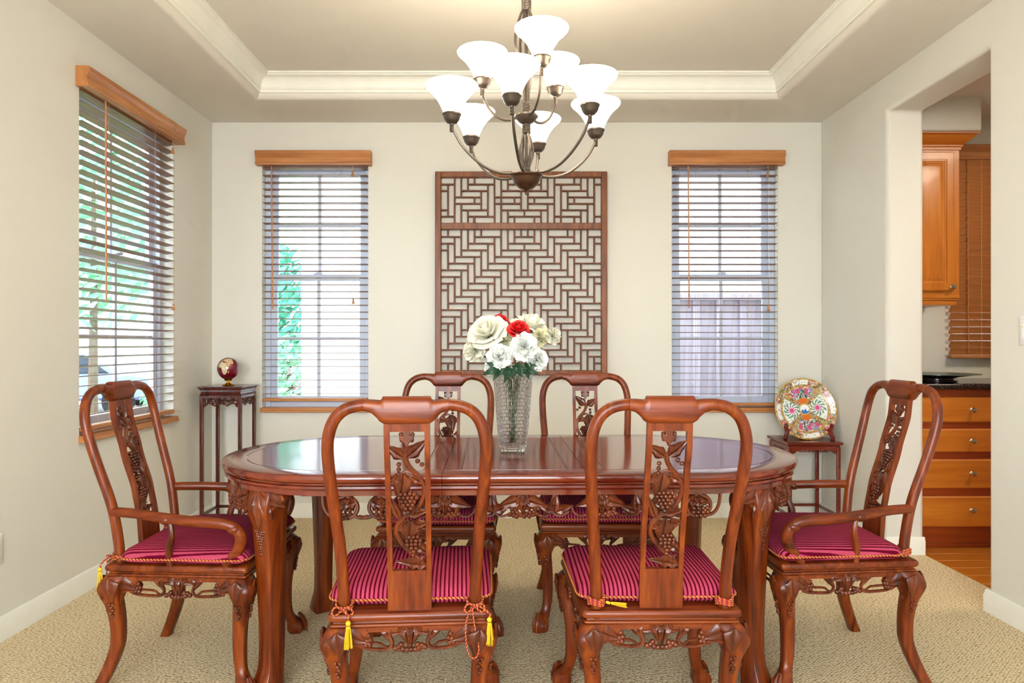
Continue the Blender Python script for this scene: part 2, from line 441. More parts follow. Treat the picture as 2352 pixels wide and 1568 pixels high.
# ------------------------------------------------------------------ room shell
XL, XR, YB, YF, ZC, ZU = -2.055, 2.142, 4.8, -2.5, 2.72, 2.864
WT = 0.15
WZ0, WZ1 = 0.752, 2.448
def holed(mb, to3, u0, u1, z0, z1, holes, t0, t1):
    def bx(a, b, c, d):
        if b - a > 1e-6 and d - c > 1e-6:
            P = [to3(x, y, z) for x in (a, b) for y in (t0, t1) for z in (c, d)]
            lo = [min(p[i] for p in P) for i in range(3)]; hi = [max(p[i] for p in P) for i in range(3)]
            mb.box(lo, hi)
    u = u0
    for (a, b, c, d) in sorted(holes):
        bx(u, a, z0, z1); bx(a, b, z0, c); bx(a, b, d, z1); u = b
    bx(u, u1, z0, z1)
    return mb
m = MB(); m.box((XL - WT, YF - WT, -0.1), (XR + 0.208, YB + WT, 0))
struct(m.build('floor', 'carpet', smooth=False), 'beige looped carpet covering the dining room floor')
BW = [(-1.344, 0.732), (1.479, 0.732)]
m = MB(); holed(m, lambda u, t, z: (u, t, z), XL - WT, XR + 0.6, 0, 3.0, [(c - w / 2, c + w / 2, WZ0, WZ1) for c, w in BW], YB, YB + WT)
struct(m.build('wall_back', 'wall_paint', smooth=False), 'cream back wall holding two windows and the lattice panel')
LWY, LWW = 3.785, 0.93
m = MB(); holed(m, lambda u, t, z: (t, u, z), YF, YB, 0, 3.0, [(LWY - LWW / 2, LWY + LWW / 2, WZ0, WZ1)], XL - WT, XL)
struct(m.build('wall_left', 'wall_paint', smooth=False), 'cream side wall with one window, outlet plate and white baseboard')
# right wall with the doorway to the kitchen: a U-shaped outline extruded, soft rounded edges
OY0, OY1, OZ, RT = 3.121, 3.962, 2.52, 0.212
m = MB()
m.prism([(YF, 0), (OY0, 0), (OY0, OZ), (OY1, OZ), (OY1, 0), (YB, 0), (YB, 3.0), (YF, 3.0)], lambda u, v, t: (t, u, v), XR, XR + RT)
o = m.build('wall_right', 'wall_paint', bevel=0.022, seg=4)
struct(o, 'cream wall with a tall rounded opening to the kitchen')
m = MB(); holed(m, lambda u, t, z: (u, t, z), XL - WT, XR + 2.6, 0, 3.0, [(-1.7, 1.7, 0.5, 2.4)], YF - WT, YF)  # opening added in the unseen wall to go with the fill light
struct(m.build('wall_front', 'wall_paint', smooth=False), 'cream wall behind the camera with a wide window added for light')

# tray ceiling
TX0, TX1, TY0, TY1 = -1.563, 1.661, 1.18, 4.335
def rect(x0, x1, y0, y1, z): return [(x0, y0, z), (x1, y0, z), (x1, y1, z), (x0, y1, z)]
def tray(ins, z): return rect(TX0 + ins, TX1 - ins, TY0 + ins, TY1 - ins, z)
m = MB(); rings = [rect(XL, XR, YF, YB, ZC), tray(-0.035, ZC)]
for k in range(1, 6):
    a = PI / 2 * k / 5; rings.append(tray(-0.035 + 0.035 * math.sin(a), ZC + 0.035 - 0.035 * math.cos(a)))
rings.append(tray(0, ZU)); m.loft(rings, cap=False)
m.add(tray(0, ZU), [(0, 1, 2, 3)])
m.add(rect(XL - .2, XR + 2.6, YF, YB + .2, 3.02), [(0, 1, 2, 3)])
struct(m.build('ceiling', 'ceiling_paint', angle=30), 'beige tray ceiling with a recessed rectangular centre')
m = MB()
cz = 2.756; prof = [(0, cz), (0.010, cz), (0.012, cz + .008), (0.012, cz + .018), (0.016, cz + .020), (0.016, cz + .026)]
for k in range(0, 9):
    a = PI / 2 * k / 8; prof.append((0.018 + 0.052 * (1 - math.cos(a)), cz + 0.028 + 0.060 * math.sin(a)))
prof += [(0.073, ZU - .014), (0.081, ZU - .012), (0.081, ZU), (0, ZU)]
m.loft([tray(i, z) for i, z in prof], cap=False, closed=True)
struct(m.build('trim_1', 'trim_white', angle=28), 'white crown moulding running round the tray ceiling recess')

def baseboard(name, pts, label):
    """pts along the wall foot, room on the left-hand side of travel"""
    prof = [(0, 0), (0.014, 0), (0.014, 0.075), (0.010, 0.082), (0.009, 0.094), (0.004, 0.1), (0, 0.1)]
    m = MB(); rings = []
    n = len(pts)
    for k, p in enumerate(pts):
        p = Vector(p); a = Vector(pts[k - 1]) if k else None; b = Vector(pts[k + 1]) if k < n - 1 else None
        d1 = (p - a).normalized() if a else (b - p).normalized(); d2 = (b - p).normalized() if b else d1
        n1 = Vector((-d1.y, d1.x)); n2 = Vector((-d2.y, d2.x)); mm = (n1 + n2) / max(.3, 1 + n1.dot(n2))
        rings.append([(p.x + mm.x * i, p.y + mm.y * i, z) for i, z in prof])
    m.loft(rings)
    return struct(m.build(name, 'trim_white'), label)
baseboard('baseboard_left', [(XL, YB - .015), (XL, YF)], 'white baseboard along the window side wall')
baseboard('baseboard_back', [(XR - .015, YB), (XL, YB)], 'white baseboard along the back wall')
baseboard('baseboard_right', [(XR + RT, OY1), (XR, OY1), (XR, YB - .015)], 'short white baseboard wrapping the far doorway jamb')
baseboard('baseboard_right_front', [(XR, YF), (XR, OY0), (XR + RT, OY0)], 'white baseboard below the light switch')

# windows -----------------------------------------------------------
def window(name, loc, rz, w, label, z0=WZ0, z1=WZ1, sill=True, grid=True):
    o = empty(name, loc, rz); struct(o, label)
    ww = w / 2
    def frame(mb, x0, x1, za, zb, b, y0, y1):
        mb.box((x0, y0, za), (x0 + b, y1, zb)); mb.box((x1 - b, y0, za), (x1, y1, zb))
        mb.box((x0 + b, y0, zb - b), (x1 - b, y1, zb)); mb.box((x0 + b, y0, za), (x1 - b, y1, za + b))
    m = MB(); frame(m, -ww, ww, z0, z1, 0.036, 0.065, 0.135); m.build('window_frame', 'vinyl_white', o, bevel=0.003)
    zm = (z0 + z1) / 2 + 0.06
    for za, zb, y in ((zm - 0.02, z1 - 0.034, 0.108), (z0 + 0.034, zm + 0.022, 0.082)):
        s = MB(); frame(s, -ww + 0.034, ww - 0.034, za, zb, 0.044, y, y + 0.026); so = s.build('sash', 'vinyl_white', o, bevel=0.003)
        s = MB(); s.box((-ww + 0.07, y + 0.011, za + 0.04), (ww - 0.07, y + 0.015, zb - 0.04)); s.build('pane', 'window_glass', so, smooth=False)
        if grid:
            zc = (za + zb) / 2
            s = MB(); s.box((-0.011, y + 0.006, za + 0.044), (0.011, y + 0.02, zb - 0.044)); s.build('muntin', 'vinyl_white', so)
            s = MB(); s.box((-ww + 0.078, y + 0.007, zc - 0.010), (ww - 0.078, y + 0.019, zc + 0.010)); s.build('muntin', 'vinyl_white', so)
    m = MB(); m.box((-0.03, 0.066, zm + 0.022), (0.03, 0.084, zm + 0.030)); m.box((-0.012, 0.060, zm + 0.030), (0.024, 0.08, zm + 0.036)); m.build('sash_lock', 'vinyl_white', o)
    if sill:
        m = MB(); P = [(-0.034, 0), (-0.034, 0.010), (-0.028, 0.014), (-0.028, 0.03), (0.064, 0.03), (0.064, 0.012), (0.0, 0.012), (0.0, -0.004), (-0.024, -0.004)]
        m.loft([[(x, p[0], z0 - 0.024 + p[1]) for p in P] for x in (-ww - 0.004 , ww + 0.004)]); m.build('sill', 'blind_wood', o)
    return o
w1 = window('window_1', (XL, LWY, 0), R(90), LWW, 'double-hung white window in the side wall')
w2 = window('window_2', (BW[0][0], YB, 0), 0, BW[0][1], 'double-hung white window in the back wall showing greenery')
w3 = window('window_3', (BW[1][0], YB, 0), 0, BW[1][1], 'double-hung white window in the back wall showing a fence')
w4 = window('window_4', (3.33, 4.66, 0), 0, 0.8, 'kitchen window behind closed wooden blinds', 1.10, 2.45, False)
w5 = window('window_added', (0, YF, 0), R(180), 3.4, 'wide unseen window added behind the camera for light', 0.5, 2.4, False)  # unseen window added as a setting for the front fill light

def slat_mesh(w, mat, d=0.050):
    m = MB(); c = 0.0
    rings = []
    for x in (-w / 2, w / 2):
        rings.append([(x, -d / 2, -.0012), (x, 0, .0004), (x, d / 2, -.0012), (x, d / 2, .0014), (x, 0, .0030), (x, -d / 2, .0014)])
    m.loft(rings)
    return m
def blind(loc, rz, w, zb, label, tilt=-3.4, wand_x=-0.28, wand_len=1.0, cord_x=0.27, cord_z=1.45, y0=0.014, pitch=0.0470, ztop=2.402, closed=False, cordmat='cord_cream', group=None):
    o = empty('wooden_blind', loc, rz); tag(o, label, 'blind', group)
    vw = w / 2 + 0.028
    P = [(0.0, 0), (0.062, 0), (0.064, 0.012), (0.058, 0.018), (0.058, 0.052), (0.064, 0.058), (0.066, 0.066), (0.072, 0.072), (0.072, 0.092), (0.066, 0.097), (0.0, 0.097)]
    m = MB(); m.loft([[(x, -p[0] * 0.92 - .002, 2.416 + p[1]) for p in P] for x in (-vw, vw)]); m.build('valance', 'blind_wood', o)
    m = MB(); m.box((-w / 2 + .008, -0.012, 2.418), (w / 2 - .008, 0.045, 2.446)); m.build('headrail', 'blind_wood', o, bevel=.003)
    sm = slat_mesh(w - 0.014, 'blind_wood'); first = None
    z = ztop; k = 0
    while z > zb + (0.026 if closed else 0.05):
        if first is None:
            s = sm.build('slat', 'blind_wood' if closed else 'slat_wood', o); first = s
        else:
            s = first.copy(); C.objects.link(s); s.parent = o
        s.location = (0, y0, z); s.rotation_euler = (R(tilt + random.uniform(-.6, .6)), 0, R(random.uniform(-.08, .08)))
        z -= pitch; k += 1
    m = MB(); m.box((-w / 2 + .008, y0 - .026, zb), (w / 2 - .008, y0 + .026, zb + .022)); r = m.build('bottom_rail', 'blind_wood', o, bevel=.004)
    if not closed: r.rotation_euler = (0, 0, 0)
    for x in (-w * 0.26, w * 0.24):
        for y in (y0 - .027, y0 + .027):
            m = MB(); m.tube([(x, y, 2.418), (x, y, zb + .01)], .0009, 4); m.build('ladder_cord', cordmat, o)
    m = MB(); yw = -0.018 if not closed else -0.03
    m.tube([(wand_x, yw - .012, 2.412), (wand_x, yw - .014, 2.36), (wand_x + .006, yw - .012, 2.412 - wand_len)], [.0035, .0048, .0048], 8); m.build('wand', 'blind_wood', o)
    for zz in (cord_z, 2.36):
        m = MB(); m.tube([(cord_x, yw - .008, 2.415), (cord_x, yw - .008, zz)], .0011, 4); co = m.build('lift_cord', cordmat, o)
        m = MB(); m.lathe([(.004, .018), (.006, .014), (.0055, .004), (.010, -.014), (.0105, -.018), (.007, -.021)], 10, (cord_x, yw - .008, zz)); m.build('cord_tassel', 'blind_wood', co)
        cord_x -= .006
    return o
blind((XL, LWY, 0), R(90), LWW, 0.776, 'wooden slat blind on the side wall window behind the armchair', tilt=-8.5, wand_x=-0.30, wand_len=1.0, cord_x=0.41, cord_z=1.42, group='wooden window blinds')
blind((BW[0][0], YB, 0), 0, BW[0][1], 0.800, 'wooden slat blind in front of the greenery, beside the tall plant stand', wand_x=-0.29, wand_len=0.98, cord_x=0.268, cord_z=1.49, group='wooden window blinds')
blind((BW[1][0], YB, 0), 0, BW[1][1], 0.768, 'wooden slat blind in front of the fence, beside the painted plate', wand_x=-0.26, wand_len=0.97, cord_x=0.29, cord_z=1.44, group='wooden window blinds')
blind((3.33, 4.66, 0), 0, 0.84, 1.10, 'closed wooden blind in the kitchen beside the wall cabinet', tilt=-62, wand_x=-0.30, wand_len=1.28, cord_x=0.3, cord_z=1.5, y0=-0.035, closed=True, cordmat='cord_white', pitch=0.0465, group='wooden window blinds')

# kitchen shell -----------------------------------------------------
KX0 = XR + RT
m = MB(); m.box((KX0 - .004, 0.6, -0.1), (4.6, 4.66, -0.008)); kf = struct(m.build('floor_kitchen', 'cabinet_rail_wood', smooth=False), 'honey wood plank floor of the kitchen')
pl = None
for i in range(12):
    y = 4.60 - i * 0.125
    if pl is None:
        m = MB(); m.box((KX0 - .004, -0.122, -0.02), (4.6, 0, 0)); pl = m.build('plank', 'plank_wood', kf, bevel=.0015); q = pl
    else:
        q = pl.copy(); C.objects.link(q); q.parent = kf
    q.location = (0, y, 0)
m = MB(); holed(m, lambda u, t, z: (u, t, z), KX0, 4.6, 0, 3.0, [(2.93, 3.73, 1.10, 2.45)], 4.66, 4.80)
struct(m.build('wall_kitchen_back', 'wall_paint', smooth=False), 'cream kitchen wall holding the blind and cabinets')
m = MB(); m.box((4.6, 0.6, 0), (4.75, 4.8, 3.0)); struct(m.build('wall_kitchen_right', 'wall_paint', smooth=False), 'far kitchen side wall out of view')
m = MB(); m.box((KX0, 0.45, 0), (4.75, 0.6, 3.0)); struct(m.build('wall_kitchen_front', 'wall_paint', smooth=False), 'near kitchen wall out of view')
m = MB(); m.box((KX0, 0.6, 2.70), (4.6, 4.66, 2.75)); struct(m.build('ceiling_kitchen', 'ceiling_paint', smooth=False), 'kitchen ceiling seen through the doorway')
m = MB(); m.box((KX0 - .01, 4.25, 2.496), (2.885, 4.68, 2.72)); struct(m.build('wall_soffit', 'wall_paint', bevel=0.022, seg=4), 'cream soffit box above the kitchen wall cabinet')
t = empty('added_ceiling_lamp', (3.25, 3.1, 2.70)); tag(t, 'round unseen lamp added on the kitchen ceiling for light', 'lamp')  # lamp body added out of view to go with the kitchen fill light
m = MB(); m.lathe([(.02, 0), (.20, 0), (.20, -.014), (.02, -.014)], 28); m.build('lamp_base', 'nickel', t)

# base cabinet
CY = 4.03
cab = empty('base_cabinet', (2.68, 4.35, 0)); tag(cab, 'honey wood base cabinet with four drawers under dark granite', 'cabinet')
def cb(a, b): return (a[0] - 2.68, a[1] - 4.35, a[2]), (b[0] - 2.68, b[1] - 4.35, b[2])
m = MB(); m.box(*cb((KX0 + .004, CY + .022, .13), (3.3, 4.655, .932))); m.build('carcass', 'cabinet_rail_wood', cab)
m = MB(); m.box(*cb((KX0 + .004, CY + .08, .0), (3.3, 4.64, .13))); m.build('toe_kick', 'cabinet_rail_wood', cab)
m = MB(); m.box(*cb((KX0 + .004, CY + .072, .0), (3.3, CY + .08, .022))); m.build('toe_moulding', 'cabinet_rail_wood', cab)
for za, zb, zk in ((.742, .888, .815), (.570, .704, .636), (.359, .527, .449), (.137, .313, .235)):
    m = MB(); P = [(2.375, za), (2.963, za), (2.963, zb), (2.375, zb)]
    rings = []
    for ins, y in ((0, CY + .021), (0, CY + .006), (.004, CY + .002), (.006, CY)):
        Q = offset_poly(P, ins); rings.append([(q.x - 2.68, y - 4.35, q.y) for q in Q])
    m.loft(rings); d = m.build('drawer', 'cabinet_wood_x', cab)
    m = MB(); m.lathe([(.011, 0), (.006, .004), (.005, .012), (.013, .018), (.0155, .024), (.013, .029), (.004, .031)], 16)
    m.map(lambda x, y, z, zk=zk: (x + 2.669 - 2.68, CY - z - 4.35, y + zk)); m.build('knob', 'nickel', d)
cab.name = 'base_cabinet'
ct = empty('countertop', (2.9, 4.34, .933)); tag(ct, 'dark speckled granite countertop over the drawers', 'countertop')
m = MB(); m.box((KX0 + .003 - 2.9, 4.0 - 4.34, 0), (.45, 4.658 - 4.34, .034)); m.build('slab', 'granite', ct, bevel=.012, seg=4)
# dish on a low stand
t = empty('serving_dish', (2.60, 4.25, .967)); tag(t, 'dark shallow dish on a low black stand on the granite', 'dish')
m = MB(); m.lathe([(.10, 0), (.115, .004), (.115, .008), (.09, .012), (.09, .02), (.11, .026), (.02, .026)], 28); m.build('stand', 'dark_dish', t)
m = MB(); m.lathe([(.02, .027), (.11, .028), (.20, .043), (.235, .046), (.235, .049), (.2, .047), (.11, .033), (.02, .032)], 36); m.build('dish', 'dish_rim', t)
# wall cabinet
wc = empty('wall_cabinet', (2.575, 4.5, 1.438)); tag(wc, 'honey wood kitchen wall cabinet with raised panel door and crown', 'cabinet')
UY = 4.33
def wb(a, b): return (a[0] - 2.575, a[1] - 4.5, a[2] - 1.438), (b[0] - 2.575, b[1] - 4.5, b[2] - 1.438)
m = MB(); m.box(*wb((KX0 + .004, UY + .0, 1.49), (2.79, 4.655, 2.405))); m.build('carcass', 'cabinet_wood', wc)
m = MB(); m.box(*wb((KX0 + .004, UY + .004, 1.470), (2.788, 4.655, 1.49))); m.box(*wb((KX0 + .004, UY - .002, 1.482), (2.792, 4.655, 1.50))); m.box(*wb((KX0 + .004, UY + .012, 1.438), (2.78, 4.655, 1.470))); m.build('light_rail', 'cabinet_wood_x', wc)
m = MB(); prof = [(0, 2.40), (-.008, 2.40), (-.008, 2.416), (-.016, 2.420), (-.016, 2.428), (-.024, 2.436), (-.045, 2.452), (-.062, 2.470), (-.066, 2.478), (-.080, 2.482), (-.080, 2.492)]
P = [(KX0 + .11, UY), (2.79, UY), (2.79, 4.56), (KX0 + .11, 4.56)]
m.loft([[(q.x - 2.575, q.y - 4.5, z - 1.438) for q in offset_poly(P, i)] for i, z in prof]); m.build('crown_moulding', 'cabinet_wood_x', wc, angle=25)
m = MB(); P = [(2.37, 1.525), (2.748, 1.525), (2.748, 2.383), (2.37, 2.383)]
rings = []
for ins, y in ((0, UY - .001), (0, UY - .016), (.004, UY - .019), (.044, UY - .019), (.046, UY - .014), (.052, UY - .014), (.056, UY - .010), (.062, UY - .009), (.084, UY - .017), (.09, UY - .018)):
    rings.append([(q.x - 2.575, y - 4.5, q.y - 1.438) for q in offset_poly(P, ins)])
m.loft(rings); d = m.build('door', 'cabinet_wood', wc, angle=20)
m = MB(); m.lathe([(.011, 0), (.006, .004), (.005, .012), (.013, .018), (.0155, .024), (.013, .029), (.004, .031)], 16)
m.map(lambda x, y, z: (x + 2.734 - 2.575, UY - .019 - z - 4.5, y + 1.549 - 1.438)); m.build('knob', 'nickel', d)

# wall plates
def plate(name, loc, rz, w, h, label, cat):
    t = empty(name, loc, rz); tag(t, label, cat)
    m = MB(); P = [(-w / 2, -h / 2), (w / 2, -h / 2), (w / 2, h / 2), (-w / 2, h / 2)]
    m.loft([[(q.x, -y, q.y) for q in offset_poly(P, i)] for i, y in ((0, 0), (0, .004), (.004, .007))]); m.build('cover_plate', 'plate_white', t)
    for s in (-1, 1):
        m = MB(); m.lathe([(.0035, 0), (.0035, .0012), (.001, .002)], 10); m.map(lambda x, y, z, s=s: (x, -.007 - z, y + s * h * .41)); m.build('screw', 'screw_steel', t)
    return t
t = plate('dimmer_switch', (XR, 2.865, 1.252), R(-90), .118, .122, 'white wall switch plate with a rocker and slider by the kitchen opening', 'switch')
for x in (-.023, .023):
    m = MB(); m.box((x - .0165, -.0105, -.033), (x + .0165, -.007, .033)); q = m.build('rocker', 'plate_white', t, bevel=.0015)
m = MB(); m.box((-.023 - .013, -.018, .017), (-.023 + .005, -.0105, .027)); m.build('slider', 'switch_ivory', t, bevel=.002)
t = plate('outlet_plate', (XL, 2.775, .372), R(90), .075, .125, 'white outlet plate low on the side wall above the baseboard', 'outlet')
for s in (-1, 1):
    m = MB(); m.lathe([(.015, 0), (.015, .002), (.013, .003)], 16); m.map(lambda x, y, z, s=s: (x, -.007 - z, y + s * .02)); m.build('socket', 'plate_white', t)
t = plate('blank_plate', ((1722 - VX) * .003, YB, H - (1013 - VY) * .003), 0, .115, .12, 'cream blank wall plate on the back wall behind the table', 'outlet')
for ch in t.children:
    if ch.name.startswith('cover'): ch.data.materials[0] = M['wall_paint']

# ------------------------------------------------------------------ outside
m = MB(); m.add([(-60, -60, -.35), (60, -60, -.35), (60, 80, -.35), (-60, 80, -.35)], [(0, 1, 2, 3)]); struct(m.build('ground', 'ground_concrete', smooth=False), 'pale concrete ground outside the windows')
m = MB(); m.box((-16, 7.5, -.35), (-3.2, 10.5, -.31)); struct(m.build('ground_lawn', 'lawn', smooth=False), 'strip of lawn outside the side window')
def house(loc, w, d, h, label, wins, roof=True):
    t = empty('neighbour_house', loc); tag(t, label, 'house')
    m = MB(); m.box((0, 0, 0), (w, d, h)); m.build('wall', 'house_stucco', t, smooth=False)
    if roof:
        m = MB(); m.prism([(-.5, h), (w + .5, h), (w / 2, h + 1.8)], lambda u, v, q: (u, q, v), -.5, d + .5); m.build('roof', 'house_roof', t, smooth=False)
    for (x, z, a, b) in wins:
        m = MB(); m.box((x, -.06, z), (x + a, .02, z + b)); f = m.build('window_frame', 'house_trim', t, smooth=False)
        m = MB(); m.box((x + .06, -.07, z + .06), (x + a - .06, -.05, z + b - .06)); m.build('pane', 'car_glass', f, smooth=False)
    return t
house((-2.13, 7.1, -.35), 9, 6, 6.2, 'white stucco house close behind the fence', [], True)
house((-17, 17, -.35), 6.2, 6, 3.6, 'white single storey house across the street with garage windows', [(3.0, 1.1, 1.0, 1.2), (5.0, .2, .9, 2.2)], True)
# fence
fn = empty('board_fence', (2.2, 6.15, -.35)); tag(fn, 'weathered grey board fence with flat cap outside the back window', 'fence')
bd = None
for i in range(15):
    x = -2.0 + i * .205
    if bd is None:
        m = MB(); m.box((0, 0, .02), (.2, .022, 1.93)); bd = m.build('board', 'fence_wood', fn); q = bd
        m = MB(); m.box((-.025, -.02, .02), (.035, 0, 1.93)); bt = m.build('batten', 'fence_wood', bd)
    else:
        q = copy_tree(bd, fn)
    q.location = (x, 0, 0)
m = MB(); m.box((-2.05, -.06, 1.93), (1.1, .08, 1.985)); m.build('cap_rail', 'fence_wood', fn)
m = MB(); m.box((-2.05, .022, 1.6), (1.1, .06, 1.69)); m.build('rail', 'fence_wood', fn)
m = MB(); m.box((.37, -.05, 0), (.50, -.02, 1.93)); m.build('post', 'fence_red', fn)
def foliage(mb, c, rx, ry, rz_, n, s):
    for i in range(n):
        while True:
            p = Vector((random.uniform(-1, 1), random.uniform(-1, 1), random.uniform(-1, 1)))
            if .35 < p.length < 1: break
        q = Vector((c[0] + p.x * rx, c[1] + p.y * ry, c[2] + p.z * rz_))
        a = Vector((random.gauss(0, 1), random.gauss(0, 1), random.gauss(0, 1))).normalized(); b = a.orthogonal().normalized(); d = a.cross(b)
        k = s * random.uniform(.6, 1.3)
        mb.add([q - b * k, q + d * k * .45, q + b * k, q - d * k * .45], [(0, 1, 2, 3)])
def tree(loc, h, r, label, mat, n=900, s=.16, name='garden_tree', cat='tree', extra=None, low=.3):
    t = empty(name, loc); tag(t, label, cat)
    m = MB(); m.tube([(0, 0, 0), (.03, 0, h * .4), (0, .04, h * .75)], [.09, .06, .03], 8); m.build('trunk', 'bark', t)
    m = MB(); foliage(m, (0, 0, h * (low + 1) / 2), r, r, h * (1 - low) / 2, n, s); tag(m.build('foliage', mat, t, smooth=False), kind='stuff')
    if extra:
        m = MB(); foliage(m, (0, 0, h * .45), r, r, h * .35, n // 5, s * .6); tag(m.build('blossom', extra, t, smooth=False), kind='stuff')
tree((-3.75, 11.0, -.35), 3.2, .55, 'slim leafy tree outside the back window', 'tree_leaf_dark', 1100, .10)
tree((-3.25, 10.2, -.35), 1.7, .6, 'low pink flowering bush outside the back window', 'tree_leaf', 900, .08, 'flowering_bush', 'bush', 'blossom_pink', .05)
tree((-7.5, 12.5, -.35), 6.0, 1.5, 'large pale green tree outside the side window', 'tree_leaf', 750, .2)
tree((-8.0, 18.6, -.35), 5.2, 1.6, 'dark green tree further along the street', 'tree_leaf_dark', 800, .22)
tree((-5.9, 12.9, -.35), 1.0, .9, 'low round shrub at the edge of the lawn', 'tree_leaf', 600, .1, 'round_shrub', 'bush', None, .0)
# parked car
cr = empty('parked_car', (-9.6, 15.2, -.35), R(8)); tag(cr, 'pale blue car parked across the street', 'car')
m = MB(); P = [(-2.0, .35), (-2.05, .75), (-1.3, .88), (-.7, 1.36), (.7, 1.38), (1.35, .9), (2.05, .82), (2.1, .35)]
m.prism(P, lambda u, v, q: (u, q, v), -.82, .82); m.build('body', 'car_paint', cr, bevel=.06)
m = MB(); m.prism([(-1.15, .9), (-.66, 1.28), (.64, 1.3), (1.12, .92)], lambda u, v, q: (u, q, v), -.84, .84); m.build('window_glass', 'car_glass', cr)
for x in (-1.3, 1.3):
    for y in (-.8, .8):
        m = MB(); m.lathe([(.05, -.1), (.3, -.1), (.33, 0), (.3, .1), (.05, .1)], 18); m.map(lambda a, b, c, x=x, y=y: (a + x, c + y, b + .33)); m.build('wheel', 'tyre_rubber', cr)

# ------------------------------------------------------------------ chairs
SEAT = 0.445
LEAN = [(.43, 0), (.55, .008), (.65, .026), (.8, .070), (.93, .106), (1.06, .120)]
def lean(z): return lerp_table(LEAN, z)
def oct_ring(c, hx, hy, k=.32, rot=0.0):
    pts = [(hx, -hy * (1 - k)), (hx, hy * (1 - k)), (hx * (1 - k), hy), (-hx * (1 - k), hy), (-hx, hy * (1 - k)), (-hx, -hy * (1 - k)), (-hx * (1 - k), -hy), (hx * (1 - k), -hy)]
    ca, sa = math.cos(rot), math.sin(rot)
    return [(c[0] + x * ca - y * sa, c[1] + x * sa + y * ca, c[2]) for x, y in pts]
def dense(tab, n=4):
    """smooth table rows"""
    rows = [Vector((r + (0,) * 4)[:4]) if not isinstance(r, Vector) else r for r in tab]
    out = []
    for k in range(len(rows) - 1):
        a = rows[max(k - 1, 0)]; b = rows[k]; c = rows[k + 1]; d = rows[min(k + 2, len(rows) - 1)]
        for i in range(n):
            t = i / n; out.append(0.5 * (2 * b + (c - a) * t + (2 * a - 5 * b + 4 * c - d) * t * t + (3 * b - a - 3 * c + d) * t ** 3))
    out.append(rows[-1]); return out
def carve_apron(t, A, B, up=SEAT):
    """carved pierced rail between two slab corners A -> B (outward normal to the right of travel)"""
    A = Vector(A); B = Vector(B); d = (B - A); hw = d.length / 2; d.normalize(); nn = Vector((d.y, -d.x)); mid = (A + B) / 2 - nn * .026
    fr = lambda u, v, h: (mid.x + d.x * u + nn.x * h, mid.y + d.y * u + nn.y * h, v)
    m = MB()
    m.prism([(-hw + .05, .386), (hw - .05, .386), (hw - .05, .403), (-hw + .05, .403)], fr, -.007, .007)
    for s in (-1, 1):
        P = [(hw - .022, .402), (hw - .105, .402), (hw - .112, .386), (hw - .122, .368), (hw - .112, .346), (hw - .092, .341), (hw - .078, .350), (hw - .064, .346), (hw - .054, .325), (hw - .048, .295), (hw - .03, .285), (hw - .022, .30)]
        P = [(s * p[0], p[1]) for p in P]
        if s > 0: P = P[::-1]
        m.prism(P, fr, -.008, .009)
    ap = m.build('apron', 'rosewood_x', t)
    for s in (-1, 1):
        m = MB(); add_leaf(m, fr, s * (hw - .02), .394, PI - .0 + .38 if s > 0 else -.38, .104, .058, 'slim', .009, h0=.008); m.build('leaf', 'carving_wood', ap)
        m = MB(); add_grapes(m, fr, [(s * (hw - .112), .376), (s * (hw - .118), .364), (s * (hw - .108), .362), (s * (hw - .115), .351), (s * (hw - .104), .350)], .0078, .006); m.build('grape_cluster', 'carving_wood', ap)
        m = MB(); vine(m, fr, [(s * (hw - .09), .343), (s * (hw - .115), .337), (s * .085, .334), (s * .06, .337), (s * .05, .352), (s * .056, .368), (s * .07, .372)], .0056, taper=False)
        vine(m, fr, [(s * (hw - .10), .356), (s * .088, .352), (s * .074, .345), (s * .062, .337)], .005); m.build('vine', 'carving_wood', ap)
        m = MB(); add_leaf(m, fr, s * .070, .402, -PI / 2 - s * .30, .050, .046, 'wing', .008); m.build('leaf', 'carving_wood', ap)
        m = MB(); add_leaf(m, fr, s * .008, .392, (0 - .30) if s > 0 else PI + .30, .056, .038, 'wing', .009); m.build('leaf', 'carving_wood', ap)
        m = MB(); add_leaf(m, fr, s * .014, .402, -PI / 2 - s * .16, .066, .044, 'wing', .011); m.build('leaf', 'carving_wood', ap)
    m = MB(); add_grapes(m, fr, [(-.030, .342), (-.020, .335), (-.008, .333), (.004, .334), (.016, .334), (.027, .337), (.034, .345), (-.024, .348), (.022, .347), (-.040, .338), (.042, .340)], .0088, .004); m.build('grape_cluster', 'carving_wood', ap)
    return ap
FRONT_LEG = [(.405, -.036, .034), (.385, -.024, .036), (.36, -.016, .034), (.33, -.020, .029), (.29, -.028, .0245), (.22, -.036, .021), (.14, -.036, .0195), (.09, -.030, .018), (.065, -.020, .021), (.045, -.008, .028), (.026, -.004, .032), (.010, -.004, .030), (0, -.004, .024)]
REAR_LEG = [(.405, -.036, .034), (.385, -.024, .036), (.36, -.016, .034), (.33, -.020, .029), (.29, -.028, .0245), (.22, -.034, .0215), (.14, -.032, .0205), (.07, -.022, .020), (.02, -.010, .020), (0, -.006, .0205)]
